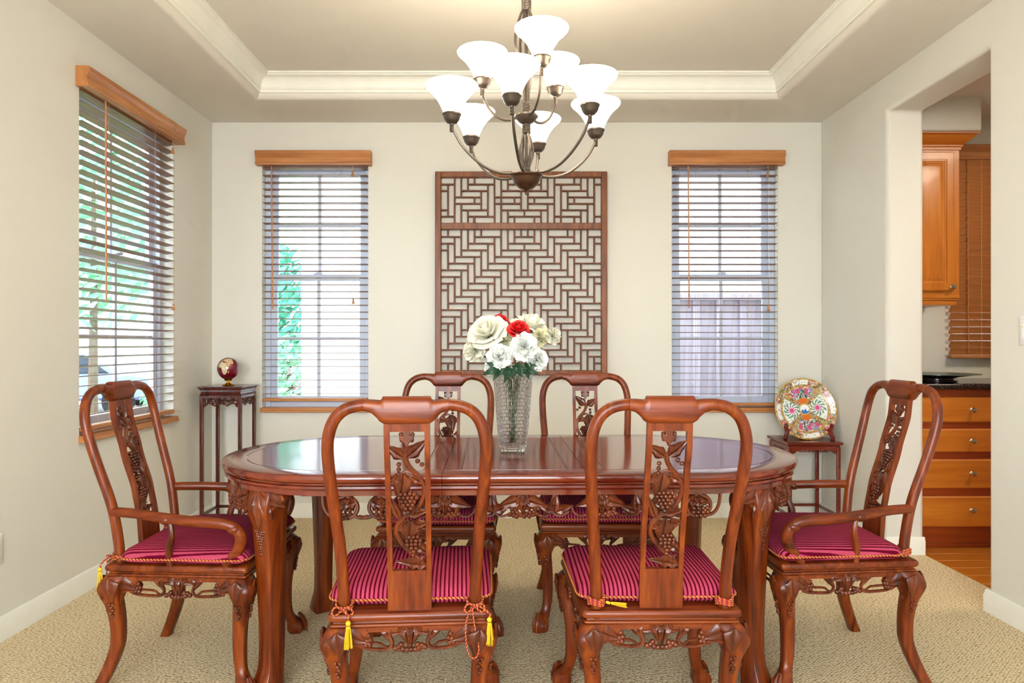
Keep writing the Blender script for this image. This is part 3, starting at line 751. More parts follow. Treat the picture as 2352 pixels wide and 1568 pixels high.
def make_chair(name, label, rw, fw, dp, arms):
    t = empty(name); tag(t, label, 'chair')
    P = [(-rw / 2, -dp / 2), (rw / 2, -dp / 2), (fw / 2, dp / 2), (-fw / 2, dp / 2)]
    O = round_poly(P, .016, 3)
    m = MB(); mould(m, O, [(.03, .401), (.012, .401), (.010, .403), (.006, .408), (.008, .412), (.014, .414), (.016, .418), (.008, .421), (.002, .425), (0, .431), (.001, .438), (.005, .443), (.012, SEAT)])
    m.build('seat', 'rosewood_x', t, angle=32)
    # legs
    for k, (px, py) in enumerate(P):
        sx = 1 if px > 0 else -1; sy = 1 if py > 0 else -1
        m = MB(); tab = dense(FRONT_LEG if sy > 0 else REAR_LEG, 3); rings = []
        for r in tab:
            ox, oy = r[1], r[1] + (0 if sy > 0 else max(0, .16 - r[0]) * .22)
            rings.append(oct_ring((px + sx * ox, py + sy * oy, max(0, r[0])), r[2], r[2]))
        m.loft(rings[::-1])
        if sy > 0:
            for q in (-.35, 0, .35):
                a = math.atan2(sy, sx * .55) + q
                cx, cyy = px - sx * .004, py - .004
                m.tube([(cx + math.cos(a) * .012, cyy + math.sin(a) * .012, .075), (cx + math.cos(a) * .026, cyy + math.sin(a) * .026, .056), (cx + math.cos(a) * .037, cyy + math.sin(a) * .037, .03), (cx + math.cos(a) * .038, cyy + math.sin(a) * .038, .004)], [.006, .009, .009, .005], 6)
        lg = m.build('leg', 'rosewood_z', t, angle=50)
        # carved leaf and grapes on the knee, on both outer faces
        for ax in (0, 1):
            if ax == 0: fr = lambda u, v, h, px=px, py=py, sx=sx, sy=sy: (px + sx * (.017 + h - max(0, .36 - v) * .16), py - sy * (.018 + u + .012), v)
            else: fr = lambda u, v, h, px=px, py=py, sx=sx, sy=sy: (px - sx * (.018 + u + .012), py + sy * (.017 + h - max(0, .36 - v) * .16), v)
            m = MB(); add_leaf(m, fr, 0, .400, -PI / 2 + .1, .085, .058, 'wing', .006, h0=-.001); m.build('leaf', 'carving_wood', lg)
            m = MB(); add_grapes(m, fr, [(-.006, .312), (.006, .311), (0, .301), (.004, .291), (-.003, .281), (.001, .271)], .0062, -.004, 7, 5); m.build('grape_cluster', 'carving_wood', lg)
    for i in range(4):
        carve_apron(t, P[i], P[(i + 1) % 4])
    # back
    ws = 1.09 if arms else 1.0
    yb = -dp / 2 + .03
    half = [(.184, .40), (.184, .44), (.186, .52), (.193, .64), (.205, .78), (.2115, .88), (.2095, .945), (.193, .995), (.164, 1.023), (.128, 1.034), (.10, 1.035), (.07, 1.033)]
    for s in (1, -1):
        m = MB(); pts = crom([(s * x * ws, yb - lean(z), z) for x, z in half], 5)
        m.tube(pts, [.0172 - .0012 * k / len(pts) for k in range(len(pts))], 12, up=(1, 0, 0)); m.build('stile', 'rosewood_z', t)
    bk = lambda u, v, h: (u, yb - lean(v) - h, v)
    m = MB(); TP = [(0, 1.0585), (.0635, 1.0585), (.0665, 1.051), (.072, 1.048), (.085, 1.0485), (.112, 1.0505)]; BT = [(0, .984), (.060, .984), (.071, .991), (.081, 1.004), (.094, 1.0145), (.112, 1.0195)]
    rings = []; half_x = [0, .02, .04, .055, .0635, .0665, .072, .078, .085, .093, .102, .112]
    for x in [-q for q in half_x[:0:-1]] + half_x:
        tz, bz = lerp_table(TP, abs(x)), lerp_table(BT, abs(x)); zc, hz = (tz + bz) / 2, (tz - bz) / 2
        ring = []
        for q in range(20):
            an = 2 * PI * q / 20; cq, sq = math.cos(an), math.sin(an)
            z = zc + hz * math.copysign(abs(cq) ** .55, cq); yq = .0195 * math.copysign(abs(sq) ** .7, sq)
            ring.append((x, yb - lean(zc) - yq, z))
        rings.append(ring)
    m.loft(rings)
    m.build('crest_rail', 'rosewood_x', t, angle=55)
    # splat: a pierced board that follows the curve of the back
    m = MB(); zs = [.44 + .555 * k / 22 for k in range(23)]
    def strip(u0, u1, za, zb):
        zz = [za] + [z for z in zs if za + .004 < z < zb - .004] + [zb]
        m.loft([[bk(u0, z, -.009), bk(u1, z, -.009), bk(u1, z, .009), bk(u0, z, .009)] for z in zz])
    strip(-.0615, .0615, .44, .560); strip(-.0615, -.047, .560, .963); strip(.047, .0615, .560, .963); strip(-.0615, .0615, .963, .992)
    sp = m.build('splat', 'rosewood_z', t, angle=35)
    K = .000536; KV = .404 / 720
    g = lambda x, y: ((x - 502) * K, .56 + (1010 - y) * KV)
    m = MB()
    vine(m, bk, [g(*p) for p in ((590, 990), (545, 950), (480, 890), (440, 830), (438, 780), (475, 735), (540, 690), (580, 620), (583, 565), (560, 520), (520, 480), (497, 440), (492, 400))], .0072, 8, taper=False)
    vine(m, bk, [g(540, 505), g(500, 492), g(470, 500), g(440, 525)], .005)
    vine(m, bk, [g(440, 800), g(470, 765), g(510, 770)], .005)
    m.build('vine', 'carving_wood', sp)
    for (x, y, ang, L, W, kd) in ((492, 425, 145, 105, 52, 'slim'), (492, 425, 42, 125, 56, 'slim'), (480, 500, 262, 150, 84, 'wing'), (470, 520, 205, 78, 46, 'wing'), (520, 520, -28, 84, 46, 'wing'),
                                  (462, 750, 112, 128, 46, 'slim'), (500, 720, 14, 98, 52, 'wing'), (512, 748, 262, 128, 92, 'wing'), (500, 775, 200, 66, 44, 'wing'), (530, 775, 12, 72, 46, 'wing'),
                                  (540, 880, -38, 84, 52, 'wing'), (588, 985, 172, 140, 74, 'grape')):
        m = MB(); u, v = g(x, y); add_leaf(m, bk, u, v, R(ang), L * KV * 1.12, W * KV * 1.3, kd, .0095); m.build('leaf', 'carving_wood', sp)
    for p in ((458, 455), (457, 481), (457, 506), (553, 438), (575, 456)):
        m = MB(); add_grapes(m, bk, [g(*p)], .0070, 0); m.build('bead', 'carving_wood', sp)
    for (x, y, rows) in ((500, 605, (4, 5, 4, 3, 2, 1)), (524, 835, (3, 4, 4, 2, 1, 1))):
        m = MB(); u, v = g(x, y); sps = bunch(u, v, rows, .0064)
        add_grapes(m, bk, sps, .0066, .007); add_grapes(m, bk, sps, .0066, -.006); m.build('grape_cluster', 'carving_wood', sp)
    m = MB(); u, v = g(500, 288)
    m.prism([(u + x, v + y) for x, y in ((-.012, 0), (.012, 0), (.009, -.012), (.019, -.012), (.020, -.022), (.012, -.028), (.006, -.034), (0, -.046), (-.006, -.034), (-.012, -.028), (-.020, -.022), (-.019, -.012), (-.009, -.012))][::-1], bk, -.008, .008)
    add_grapes(m, bk, [(u - .016, v - .010), (u + .016, v - .010), (u - .014, v - .026), (u + .014, v - .026)], .006, 0); m.build('pendant', 'carving_wood', sp, bevel=.003)
    if arms:
        for s in (1, -1):
            m = MB()
            pts = crom([(s * x, y, z) for x, y, z in ((.214, yb - .020, .617), (.232, yb + .07, .615), (.262, -.03, .606), (.276, .08, .597), (.276, .16, .592), (.272, .205, .576), (.267, .224, .545), (.261, .214, .50), (.257, .184, .463), (.256, .170, .443))], 5)
            m.tube(pts, [.0165 + .003 * math.sin(k / len(pts) * PI) for k in range(len(pts))], 10, flat=.85)
            for f in (.22, .55):
                p = pts[int(len(pts) * f)]; m.sphere(p - Vector((0, 0, .004)), .0205, 10, 7, (1, 1.2, .85))
            ar = m.build('arm', 'rosewood_y', t, angle=50)
            m = MB(); m.tube(crom([(s * .266, -.015, .60), (s * .268, -.008, .55), (s * .258, -.022, .50), (s * .252, -.02, .444)], 4), [.009, .0095, .01, .0105, .011, .012, .013, .0135, .0135, .013, .012, .012, .012], 8); m.build('arm_spindle', 'rosewood_z', t)
    return t

def make_cushion(rw, fw, dp, label, tidy=False):
    t = empty('seat_cushion'); tag(t, label, 'cushion', 'striped seat cushions')
    P = round_poly([(-rw / 2 - .004, -dp / 2 + .05), (rw / 2 + .004, -dp / 2 + .05), (fw / 2 - .004, dp / 2 - .002), (-fw / 2 + .004, dp / 2 - .002)], .045, 6)
    ctr = Vector((0, sum(p.y for p in P) / len(P))); m = MB()
    m.loft([[(ctr.x + (p.x - ctr.x) * k, ctr.y + (p.y - ctr.y) * k, z) for p in P] for k, z in ((.02, .001), (.82, .001), (.93, .003), (.985, .012), (1, .022), (.99, .033), (.955, .043), (.89, .051), (.78, .057), (.62, .061), (.42, .064), (.2, .0655), (.02, .066))])
    m.build('pad', 'striped_chenille', t, angle=60)
    m = MB(); Q = offset_poly(P, -.0015); rope(m, [(q.x, q.y, .021) for q in Q], .0036, .012, closed=True); m.build('piping', ['rope_gold', 'rope_red'], t, angle=60)
    yb = -dp / 2 + .03; ws = 1.09 if fw > .53 else 1.0
    for s in (-1, 1):
        x0 = s * .184 * ws; m = MB(); pts = []
        for k in range(0, 52):
            a = 2 * PI * k / 20 + .6; pts.append((x0 + math.cos(a) * .023, yb + math.sin(a) * .023, .010 + .010 * k / 52 + .004 * math.sin(k * .7)))
        rope(m, pts, .0034, .012)
        if tidy:
            for k2 in (0, 1): rope(m, [(px_, py_, pz_ + .006 + .006 * k2) for px_, py_, pz_ in pts[:40]], .0034, .012)
            m.build('tie_cord', ['rope_red', 'rope_gold'], t, angle=60)
            if s < 0:
                m = MB(); tassel_mesh(m, (0, 0, 0), .045, .011); m.map(lambda x, y, z, x0=x0: (x0 + .026 - z * .97, yb - .012 + x * .8 + z * .12, .012 + y * .6 + z * .12 + .006)); m.build('tassel', 'tassel_gold', t)
            continue
        for e, (dx, dz) in enumerate(((-.030, -.006), (.028, -.006))):
            rope(m, crom([(x0, yb - .026, .016), (x0 + dx * .7, yb - .034, .022), (x0 + dx, yb - .030, .010 + dz), (x0 + dx * .6, yb - .034, .006 + dz), (x0, yb - .028, .014)], 6), .0029, .011)
        xt = x0 + (.018 if s < 0 else .04)
        rope(m, crom([(x0, yb - .027, .016), ((x0 + xt) / 2, yb - .037, .012), (xt, yb - .044, -.002), (xt, yb - .046, -.014)], 6), .0029, .011)
        if s > 0: rope(m, crom([(x0 - .01, yb - .03, .012), (x0 - .026, yb - .046, -.03), (x0 - .022, yb - .048, -.10), (x0 - .004, yb - .048, -.125), (x0 + .010, yb - .048, -.10), (x0 - .002, yb - .046, -.03), (x0 - .008, yb - .03, .012)], 8), .0024, .010)
        m.build('tie_cord', ['rope_red', 'rope_gold'], t, angle=60)
        m = MB(); tassel_mesh(m, (xt, yb - .047, -.012), .062); m.build('tassel', 'tassel_gold', t)
    return t

side = make_chair('dining_chair', 'x', .455, .50, .49, False)
arm = make_chair('armchair', 'x', .505, .56, .50, True)
cush = make_cushion(.455, .50, .49, 'x'); acush = make_cushion(.505, .56, .50, 'x'); cush2 = make_cushion(.455, .50, .49, 'x', True); acush2 = make_cushion(.505, .56, .50, 'x', True)
CH = [(side, cush, (-.300, 2.195), 4.0, 'carved rosewood dining chair with its back to the viewer, looped cord hanging from its seat', 'striped cushion tied with two yellow tassels and a hanging cord loop'),
      (side, cush2, (.428, 2.212), 0.6, 'carved rosewood dining chair with its back to the viewer, nearest the painted plate', 'striped cushion on the near chair beside the doorway armchair'),
      (side, cush2, (-.307, 3.115), 180, 'carved rosewood dining chair across the table, facing the viewer, left of the vase', 'shaded striped cushion across the table, nearer the side window'),
      (side, cush2, (.372, 3.150), 180, 'carved rosewood dining chair across the table, facing the viewer, right of the vase', 'shaded striped cushion across the table, nearer the kitchen'),
      (arm, acush, (-1.137, 2.625), -90, 'carved rosewood armchair at the table end below the side window', 'striped cushion on the armchair below the side window'),
      (arm, acush2, (1.168, 2.665), 91.5, 'carved rosewood armchair at the table end beside the kitchen opening', 'striped cushion on the armchair beside the kitchen opening')]
used = set()
for src, csrc, (x, y), rz, lb, cl in CH:
    o = src if src.name not in used else copy_tree(src)
    c = csrc if csrc.name not in used else copy_tree(csrc)
    used.add(src.name); used.add(csrc.name)
    o.location = (x, y, 0); o.rotation_euler = (0, 0, R(rz)); o['label'] = lb
    o['group'] = 'carved dining chairs' if src is side else 'carved armchairs'
    c.location = (x, y, SEAT); c.rotation_euler = (0, 0, R(rz)); c['label'] = cl

# ------------------------------------------------------------------ dining table
ZT = .77; TA, TR = 1.11, .50
tb = empty('dining_table', (.003, 2.777, 0), R(1.5)); tag(tb, 'oval carved rosewood dining table with an extension leaf', 'table')
EDGE = [(.06, .699), (.022, .699), (.022, .715), (.014, .718), (.010, .724), (.012, .731), (.020, .734), (.020, .738), (.012, .741), (.004, .745), (0, .752), (0, .760), (.003, .767), (.010, ZT), (.088, ZT), (.0885, ZT - .003), (.0915, ZT - .003), (.092, ZT)]
def top_piece(pts, n_cut):
    """pts: open list (x, y, nx, ny) of the moulded edge from one seam to the other; closes across the seam"""
    m = MB(); rings = [[(x - nx * i, y - ny * i, z) for x, y, nx, ny in pts] for i, z in EDGE]
    m.loft(rings)
    return m
xs = .2405
arc = [(-.61 + TR * math.cos(a), TR * math.sin(a), math.cos(a), math.sin(a)) for a in [PI / 2 + PI * k / 40 for k in range(41)]]
E = [(-xs, TR, 0, 1)] + arc + [(-xs, -TR, 0, -1)]
m = top_piece(E, 0)
e1 = m.build('tabletop_end', 'rosewood_top', tb, angle=30)
e2 = e1.copy(); C.objects.link(e2); e2.parent = tb; e2.rotation_euler = (0, 0, PI)
xl = xs - .0015
m = top_piece([(xl, TR, 0, 1), (-xl, TR, 0, 1), (-xl, -TR, 0, -1), (xl, -TR, 0, -1)], 0)
m.build('extension_leaf', 'rosewood_top', tb, angle=30)
# sunk joints beside the seams: narrow dark battens let into the top
for x in (-.305, -.182, .182, .305):
    m = MB(); P = [(-.0048, -.405), (.0048, -.405), (.0048, .405), (-.0048, .405)]
    m.loft([[(x + q[0] * k, q[1], z) for q in P] for k, z in ((1, ZT - .004), (1, ZT + .0006), (.4, ZT + .0002))]); m.build('joint_strip', 'rosewood_dark', tb)
m = MB(); m.box((-.75, -.30, .66), (.75, -.27, .70)); m.box((-.75, .27, .66), (.75, .30, .70)); m.build('runner', 'rosewood_dark', tb)
IN = .036; IR = TR - IN
def oval(s):
    """s = 0 at the middle of the near edge, growing towards +x"""
    per = 4 * .61 + 2 * PI * IR; s = (s + per / 2) % per - per / 2
    sg = 1 if s >= 0 else -1; a = abs(s)
    if a <= .61: p = Vector((a, -IR)); n = Vector((0, -1))
    elif a <= .61 + PI * IR:
        th = (a - .61) / IR; p = Vector((.61 + IR * math.sin(th), -IR * math.cos(th))); n = Vector((math.sin(th), -math.cos(th)))
    else: p = Vector((.61 - (a - .61 - PI * IR), IR)); n = Vector((0, 1))
    return Vector((sg * p.x, p.y)), Vector((sg * n.x, n.y))
def ofr(s0, flip=1):
    def fr(u, v, h):
        p, n = oval(s0 + u * flip); return (p.x + n.x * h, p.y + n.y * h, v)
    return fr
def part_leaf(par, fr, u, v, ang, L, W, *a, **k):
    m = MB(); add_leaf(m, fr, u, v, ang, L * 1.06, W * 1.28, *a, **k); m.build('leaf', 'carving_wood', par)
def motif_pair(s0):
    fr = ofr(s0); m = MB()
    for s in (-1, 1): vine(m, fr, [(s * .03, .636), (s * .055, .629), (s * .075, .626), (s * .095, .640), (s * .10, .655)], .0052)
    vine(m, fr, [(0, .702), (0, .66)], .007)
    pr = m.build('apron_carving', 'carving_wood', tb)
    for s in (-1, 1):
        part_leaf(pr, fr, s * .006, .681, -.28 if s > 0 else PI + .28, .082, .042, 'wing', .010)
        part_leaf(pr, fr, s * .012, .700, -PI / 2 - s * .25 + .0, .05, .03, 'wing', .009)
        part_leaf(pr, fr, s * .002, .69, -PI / 2 + s * .42, .055, .034, 'wing', .011)
    part_leaf(pr, fr, 0, .69, -PI / 2, .062, .03, 'wing', .012)
    m = MB(); add_grapes(m, fr, [(-.044, .632), (-.034, .641), (-.031, .630), (-.021, .627), (-.02, .638), (-.008, .631), (.004, .627), (.012, .634), (.021, .627), (.024, .638), (.034, .631), (.038, .641), (.046, .634), (-.036, .650), (.04, .650)], .0085, .004); m.build('grape_cluster', 'carving_wood', pr)
def motif_sprig(s0, flip=1):
    fr = ofr(s0, flip); m = MB()
    vine(m, fr, [(-.045, .642), (-.02, .628), (.005, .634), (.012, .66), (.004, .702)], .006, taper=False)
    pr = m.build('apron_carving', 'carving_wood', tb)
    part_leaf(pr, fr, .004, .640, PI / 2 + .12, .064, .036, 'wing', .011)
    part_leaf(pr, fr, .0, .640, PI - .35, .062, .032, 'wing', .010)
    part_leaf(pr, fr, .008, .642, .42, .06, .032, 'wing', .010)
def motif_circle(s0, flip=1):
    fr = ofr(s0, flip); m = MB()
    vine(m, fr, [(.066 * math.cos(a) * .62, .658 + .036 * math.sin(a)) for a in [-.6 + 5.9 * k / 14 for k in range(15)]], .0068, taper=False)
    vine(m, fr, [(-.075, .628), (-.05, .624), (-.02, .632), (.01, .625), (.05, .632), (.07, .66), (.075, .70)], .0064, taper=False)
    pr = m.build('apron_carving', 'carving_wood', tb)
    part_leaf(pr, fr, -.034, .676, -.12, .075, .048, 'grape', .011)
    part_leaf(pr, fr, 0, .690, -PI / 2, .048, .036, 'wing', .012)
    m = MB(); add_grapes(m, fr, bunch(.006, .650, (4, 4, 3), .008), .008, .004); m.build('grape_cluster', 'carving_wood', pr)
per = 4 * .61 + 2 * PI * IR
for base in (0, per / 2):
    for s in (.027, -.232, .29): motif_pair(base + s)
    for s, f in ((-.075, 1), (.135, -1), (-.345, -1), (.405, 1)): motif_sprig(base + s, f)
    for s, f in ((-.44, 1), (.50, -1), (-.56, -1), (.615, 1)): motif_circle(base + s, f)
for sg in (1, -1):
    e = sg * per / 4
    for d, f in ((-.33, 1), (-.20, -1), (.20, 1), (.33, -1)): motif_circle(e + d, f)
    motif_pair(e); motif_sprig(e - .10); motif_sprig(e + .10, -1)
TLEG = [(.70, -.006, .050), (.66, .004, .051), (.62, .006, .047), (.57, .0, .0415), (.48, -.004, .038), (.35, -.008, .035), (.20, -.010, .032), (.10, -.006, .032), (.05, .006, .037), (.012, .014, .041), (0, .014, .038)]
for sx in (-1, 1):
    for sy in (-1, 1):
        px, py = sx * .836, sy * .372
        dr = Vector((sx * .55, sy * .835)).normalized(); tn = Vector((-dr.y, dr.x)); rot = math.atan2(dr.y, dr.x)
        m = MB(); rings = [oct_ring((px + dr.x * r[1], py + dr.y * r[1], max(0, r[0])), r[2], r[2], .12, rot) for r in dense(TLEG, 3)]
        m.loft(rings[::-1]); lg = m.build('leg', 'rosewood_z', tb, angle=50)
        lt = sorted((z, o + hs) for z, o, hs in TLEG)
        fr = lambda u, v, h: (px + dr.x * (lerp_table(lt, v) + h - abs(u) ** 2 * 3.0) + tn.x * u, py + dr.y * (lerp_table(lt, v) + h - abs(u) ** 2 * 3.0) + tn.y * u, v)
        for (u, v, a, L, W) in ((0, .699, -PI / 2, .135, .050), (.010, .698, -PI / 2 + .36, .085, .040), (-.010, .698, -PI / 2 - .36, .085, .040)):
            part_leaf(lg, fr, u, v, a, L, W, 'slim', .009, h0=.001)
        sl = sx * ((.61 + math.atan2(.55, .835) * IR) if sy < 0 else (per / 2 - .61 - math.atan2(.55, .835) * IR))
        of = ofr(sl)
        m = MB()
        for q in (-1, 1):
            P = [(q * .02, .699), (q * .105, .699), (q * .118, .682), (q * .104, .664), (q * .085, .655), (q * .066, .636), (q * .056, .61), (q * .02, .60)]
            m.prism(P if q < 0 else P[::-1], of, -.016, .012)
        br = m.build('bracket', 'rosewood_x', tb, bevel=.005)
        for q in (-1, 1):
            part_leaf(br, of, q * .030, .690, -.34 if q > 0 else PI + .34, .092, .046, 'slim', .010, h0=.010)
            part_leaf(br, of, q * .028, .672, -.95 if q > 0 else PI + .95, .070, .036, 'slim', .010, h0=.012)
        m = MB(); add_grapes(m, fr, bunch(0, .565, (5, 4, 4, 3, 2, 2, 1, 1, 1, 1), .0052), .0056, .0, 7, 5); m.build('grape_cluster', 'carving_wood', lg)

# ------------------------------------------------------------------ lattice panel on the back wall
KK = .00298
LX = lambda px: (px - VX) * KK
LZ = lambda py: H - (py - VY) * KK
lat = empty('lattice_panel', (LX(1197), YB - .02, LZ(861))); tag(lat, 'antique wooden lattice panel with stepped herringbone bars hung on the back wall', 'wall panel')
ox, oz = LX(1197), LZ(861)
def lbox(x0, x1, z0, z1, y0=-.034, y1=.016):
    m = MB(); m.box((x0 - ox, y0, z0 - oz), (x1 - ox, y1, z1 - oz)); return m
for (a, b, c, d, nm) in ((1000, 1013.5, 861, 395, 'frame_stile'), (1380.5, 1394, 861, 395, 'frame_stile'), (1013.5, 1380.5, 408, 395, 'frame_rail'), (1013.5, 1380.5, 527.5, 512.5, 'frame_rail'), (1013.5, 1380.5, 861, 850, 'frame_rail')):
    lbox(LX(a), LX(b), LZ(c), LZ(d)).build(nm, 'lattice_frame_wood', lat, bevel=.004)
bar_cache = {}
def bar(i0, j0, i1, j1, ymap):
    x0, z0 = LX(1013.4 + i0 * 15.29), ymap(j0); x1, z1 = LX(1013.4 + i1 * 15.29), ymap(j1)
    hz = abs(z1 - z0) < 1e-6; L = abs(x1 - x0) if hz else abs(z1 - z0)
    key = (hz, round(L, 3))
    if key not in bar_cache:
        m = MB(); w = .0056; hl = L / 2 + .003
        sec = [(-w, -.009), (w, -.009), (w, .008), (-w, .008)]; sec = [(-w, .009), (-w, -.004), (-w * .5, -.0085), (w * .5, -.0085), (w, -.004), (w, .009)]
        m.loft([[(q, s[1], s[0]) if hz else (s[0], s[1], q) for s in sec] for q in (-hl, hl)])
        o = m.build('lattice_bar', 'lattice_wood', lat); bar_cache[key] = o
    else:
        o = bar_cache[key].copy(); C.objects.link(o); o.parent = lat
    o.location = ((x0 + x1) / 2 - ox, -.008 + (0 if hz else .0006), (z0 + z1) / 2 - oz)
    o.rotation_euler = (0, R(random.uniform(-.35, .35)), 0)
ym = lambda j: LZ(528.3 + j * 15.29)
yt = lambda j: LZ(408.4 + j * 14.75)
def h_runs(c):
    out = []
    for i in range(-3, 13):
        if (i - c) % 6: continue
        if i + 4 <= 12:
            out += [(max(0, i), i + 4), (21 - i, min(24, 25 - i))]
        else: out.append((i, 25 - i))
    return [(a, b) for a, b in out if b - a > .5]
for j in range(1, 21):
    for a, b in h_runs(-j): bar(a, j, b, j, ym)
    if (j % 6) in (2,): bar(12.5, j, 12.5, j + 1, ym)
for i in range(1, 13):
    for j in range(-3, 21):
        if (i + j - 3) % 6: continue
        a, b = max(0, j), min(21, j + 4)
        if b - a < .5: continue
        bar(i, a, i, b, ym)
        if 25 - i <= 23: bar(25 - i, a, 25 - i, b, ym)
for i in (1, 24):
    pass
for j in range(1, 7):
    jj = j if j <= 3 else 7 - j
    for a, b in h_runs(5 - jj): bar(a, j, b, j, yt)
for i in range(1, 13):
    for j in range(-3, 4):
        if (i + j - 2) % 6: continue
        a = max(0, j)
        segs = [(a, 7 - a)] if j + 4 >= 3.5 else [(0, j + 4), (3 - j, 7)]
        for s0, s1 in segs:
            if s1 - s0 < .5: continue
            for ii in (i, 25 - i):
                if ii <= 23: bar(ii, s0, ii, s1, yt)
for (i, j0, j1, f) in ((9.0, 3, 4, yt), (5, 3, 4, yt), (18, 3, 4, yt), (12.5, 5, 6, yt), (1, 0, 1, ym), (23, 19.99, 21, ym), (4.9, 6, 7, yt), (18, 6, 7, yt)):
    bar(i, j0, i, j1, f)

# ------------------------------------------------------------------ plant stands
def stand(loc, s, h, label, fancy):
    t = empty('plant_stand', loc); tag(t, label, 'stand', 'square wooden plant stands')
    hs = s / 2; mt = 'rosewood_dark' if fancy else 'redwood_stand'
    P = [(-hs, -hs), (hs, -hs), (hs, hs), (-hs, hs)]
    m = MB()
    if fancy: mould(m, P, [(.03, h - .060), (.012, h - .060), (.010, h - .052), (.016, h - .046), (.018, h - .038), (.012, h - .034), (.013, h - .024), (.004, h - .010), (0, h - .006), (0, h)])
    else: mould(m, P, [(.03, h - .034), (.014, h - .034), (.013, h - .026), (.016, h - .022), (.004, h - .018), (0, h - .014), (0, h - .002), (.003, h)])
    m.build('top', mt, t, angle=25)
    lw = .022; li = .010; z1 = h - (.058 if fancy else .033)
    for sx in (-1, 1):
        for sy in (-1, 1):
            x0, y0 = sx * (hs - li - lw / 2), sy * (hs - li - lw / 2)
            m = MB(); m.box((x0 - lw / 2, y0 - lw / 2, 0), (x0 + lw / 2, y0 + lw / 2, z1)); m.build('leg', mt, t, bevel=.003)
    for k in range(4):
        a = k * PI / 2; ca, sa = math.cos(a), math.sin(a); off = hs - li - .010
        fr = lambda u, v, q, ca=ca, sa=sa: (ca * u + sa * (off + q), sa * u - ca * (off + q), v)
        w = hs - li - lw
        m = MB(); m.prism([(-w, z1 - .016), (w, z1 - .016), (w, z1 + .001), (-w, z1 + .001)], fr, -.007, .007)
        if fancy:
            ap = m.build('apron', mt, t)
            m = MB()
            for s in (-1, 1):
                vine(m, fr, [(s * w, z1 - .072), (s * (w - .012), z1 - .066), (s * (w - .025), z1 - .050), (s * (w - .05), z1 - .054), (s * (w - .07), z1 - .066), (s * .03, z1 - .058), (0, z1 - .052)], .0042, taper=False)
                for cx, cz, rr in ((w - .028, z1 - .034, .015), (w - .062, z1 - .040, .014), (.022, z1 - .034, .014)):
                    vine(m, fr, [(s * (cx + rr * math.cos(q)), cz + rr * math.sin(q)) for q in [5.2 * k / 9 for k in range(10)]], .0036, taper=False)
                vine(m, fr, [(s * (w - .004), z1 - .02), (s * (w - .006), z1 - .05), (s * w, z1 - .075)], .004, taper=False)
            m.build('scroll', mt, ap)
            for s in (-1, 1):
                for (u, v, an, L, W) in ((w - .045, z1 - .022, -1.0, .03, .016), (.03, z1 - .022, -2.1, .03, .016), (w - .012, z1 - .045, -1.7, .026, .014)):
                    m = MB(); add_leaf(m, fr, s * u, v, an if s > 0 else PI - an, L, W, 'slim', .005); m.build('leaf', mt, ap)
        else:
            for s in (-1, 1):
                P2 = [(s * w, z1 - .016), (s * w, z1 - .042), (s * (w - .018), z1 - .038), (s * (w - .03), z1 - .026), (s * (w - .05), z1 - .022), (s * (w - .055), z1 - .016)]
                m.prism(P2 if s < 0 else P2[::-1], fr, -.006, .006)
            ap = m.build('apron', mt, t)
            m = MB(); n = 7; st = 2 * (w - .05) / n
            for q in range(n):
                u = -(w - .05) + st * q
                for (a0, b0, a1, b1) in ((0, -.016, .0045, -.030), (0, -.030, st * .62, -.026), (st * .62, -.030, st * .62 + .0045, -.020), (st * .3, -.022, st * .62, -.018)):
                    m.prism([(u + a0, z1 + min(b0, b1)), (u + a1, z1 + min(b0, b1)), (u + a1, z1 + max(b0, b1)), (u + a0, z1 + max(b0, b1))], fr, -.004, .004)
            m.build('fretwork', mt, ap)
        m = MB(); m.prism([(-w, .10), (w, .10), (w, .118), (-w, .118)], fr, -.006, .006); m.build('stretcher', mt, t)
    return t
stand((-1.836, 4.542, 0), .285, .926, 'tall square carved dark rosewood stand in the corner under the globe', True)
stand((1.919, 4.555, 0), .35, .576, 'low square red-brown stand with fretwork under the painted plate', False)

# ------------------------------------------------------------------ desk globe
def print_layer(o, fn):
    me = o.data; ca = me.color_attributes.new('print', 'FLOAT_COLOR', 'POINT')
    buf = []
    for v in me.vertices: buf += list(fn(v.co))
    ca.data.foreach_set('color', buf)
def in_poly(x, y, P):
    r = False; n = len(P)
    for i in range(n):
        (x1, y1), (x2, y2) = P[i - 1], P[i]
        if (y1 > y) != (y2 > y) and x < (x2 - x1) * (y - y1) / (y2 - y1) + x1: r = not r
    return r
AFR = [(-6, 36), (10, 37), (11, 33), (20, 31), (33, 31), (37, 22), (43, 12), (51, 12), (47, 4), (40, -3), (40, -15), (35, -24), (32, -29), (26, -34), (19, -34), (14, -22), (12, -15), (13, -6), (9, 2), (8, 5), (-7, 5), (-13, 9), (-17, 15), (-16, 22), (-10, 30)]
EUR = [(-9, 38), (-9, 43), (-1, 44), (-4, 48), (2, 51), (8, 54), (10, 58), (20, 55), (28, 60), (60, 62), (80, 60), (78, 30), (70, 22), (58, 25), (57, 18), (45, 13), (35, 28), (36, 36), (27, 37), (22, 38), (18, 40), (12, 44), (4, 43), (0, 39)]
MAD = [(44, -16), (49, -13), (50, -16), (47, -25), (44, -24)]
gl = empty('desk_globe', (-1.836, 4.535, .926)); tag(gl, 'small maroon globe with gold land on a brass foot', 'globe')
m = MB(); m.lathe([(.001, 0), (.036, 0), (.037, .004), (.034, .007), (.028, .008), (.024, .012), (.012, .015), (.008, .02), (.008, .026), (.018, .031), (.024, .034), (.026, .038), (.024, .040), (.001, .040)], 32); m.build('foot', 'gold_metal', gl)
m = MB(); gr = .068; m.sphere((0, 0, .040 + gr * 1.02), gr, 128, 72, (1, 1, 1.06)); g = m.build('ball', 'enamel_globe', gl, angle=80)
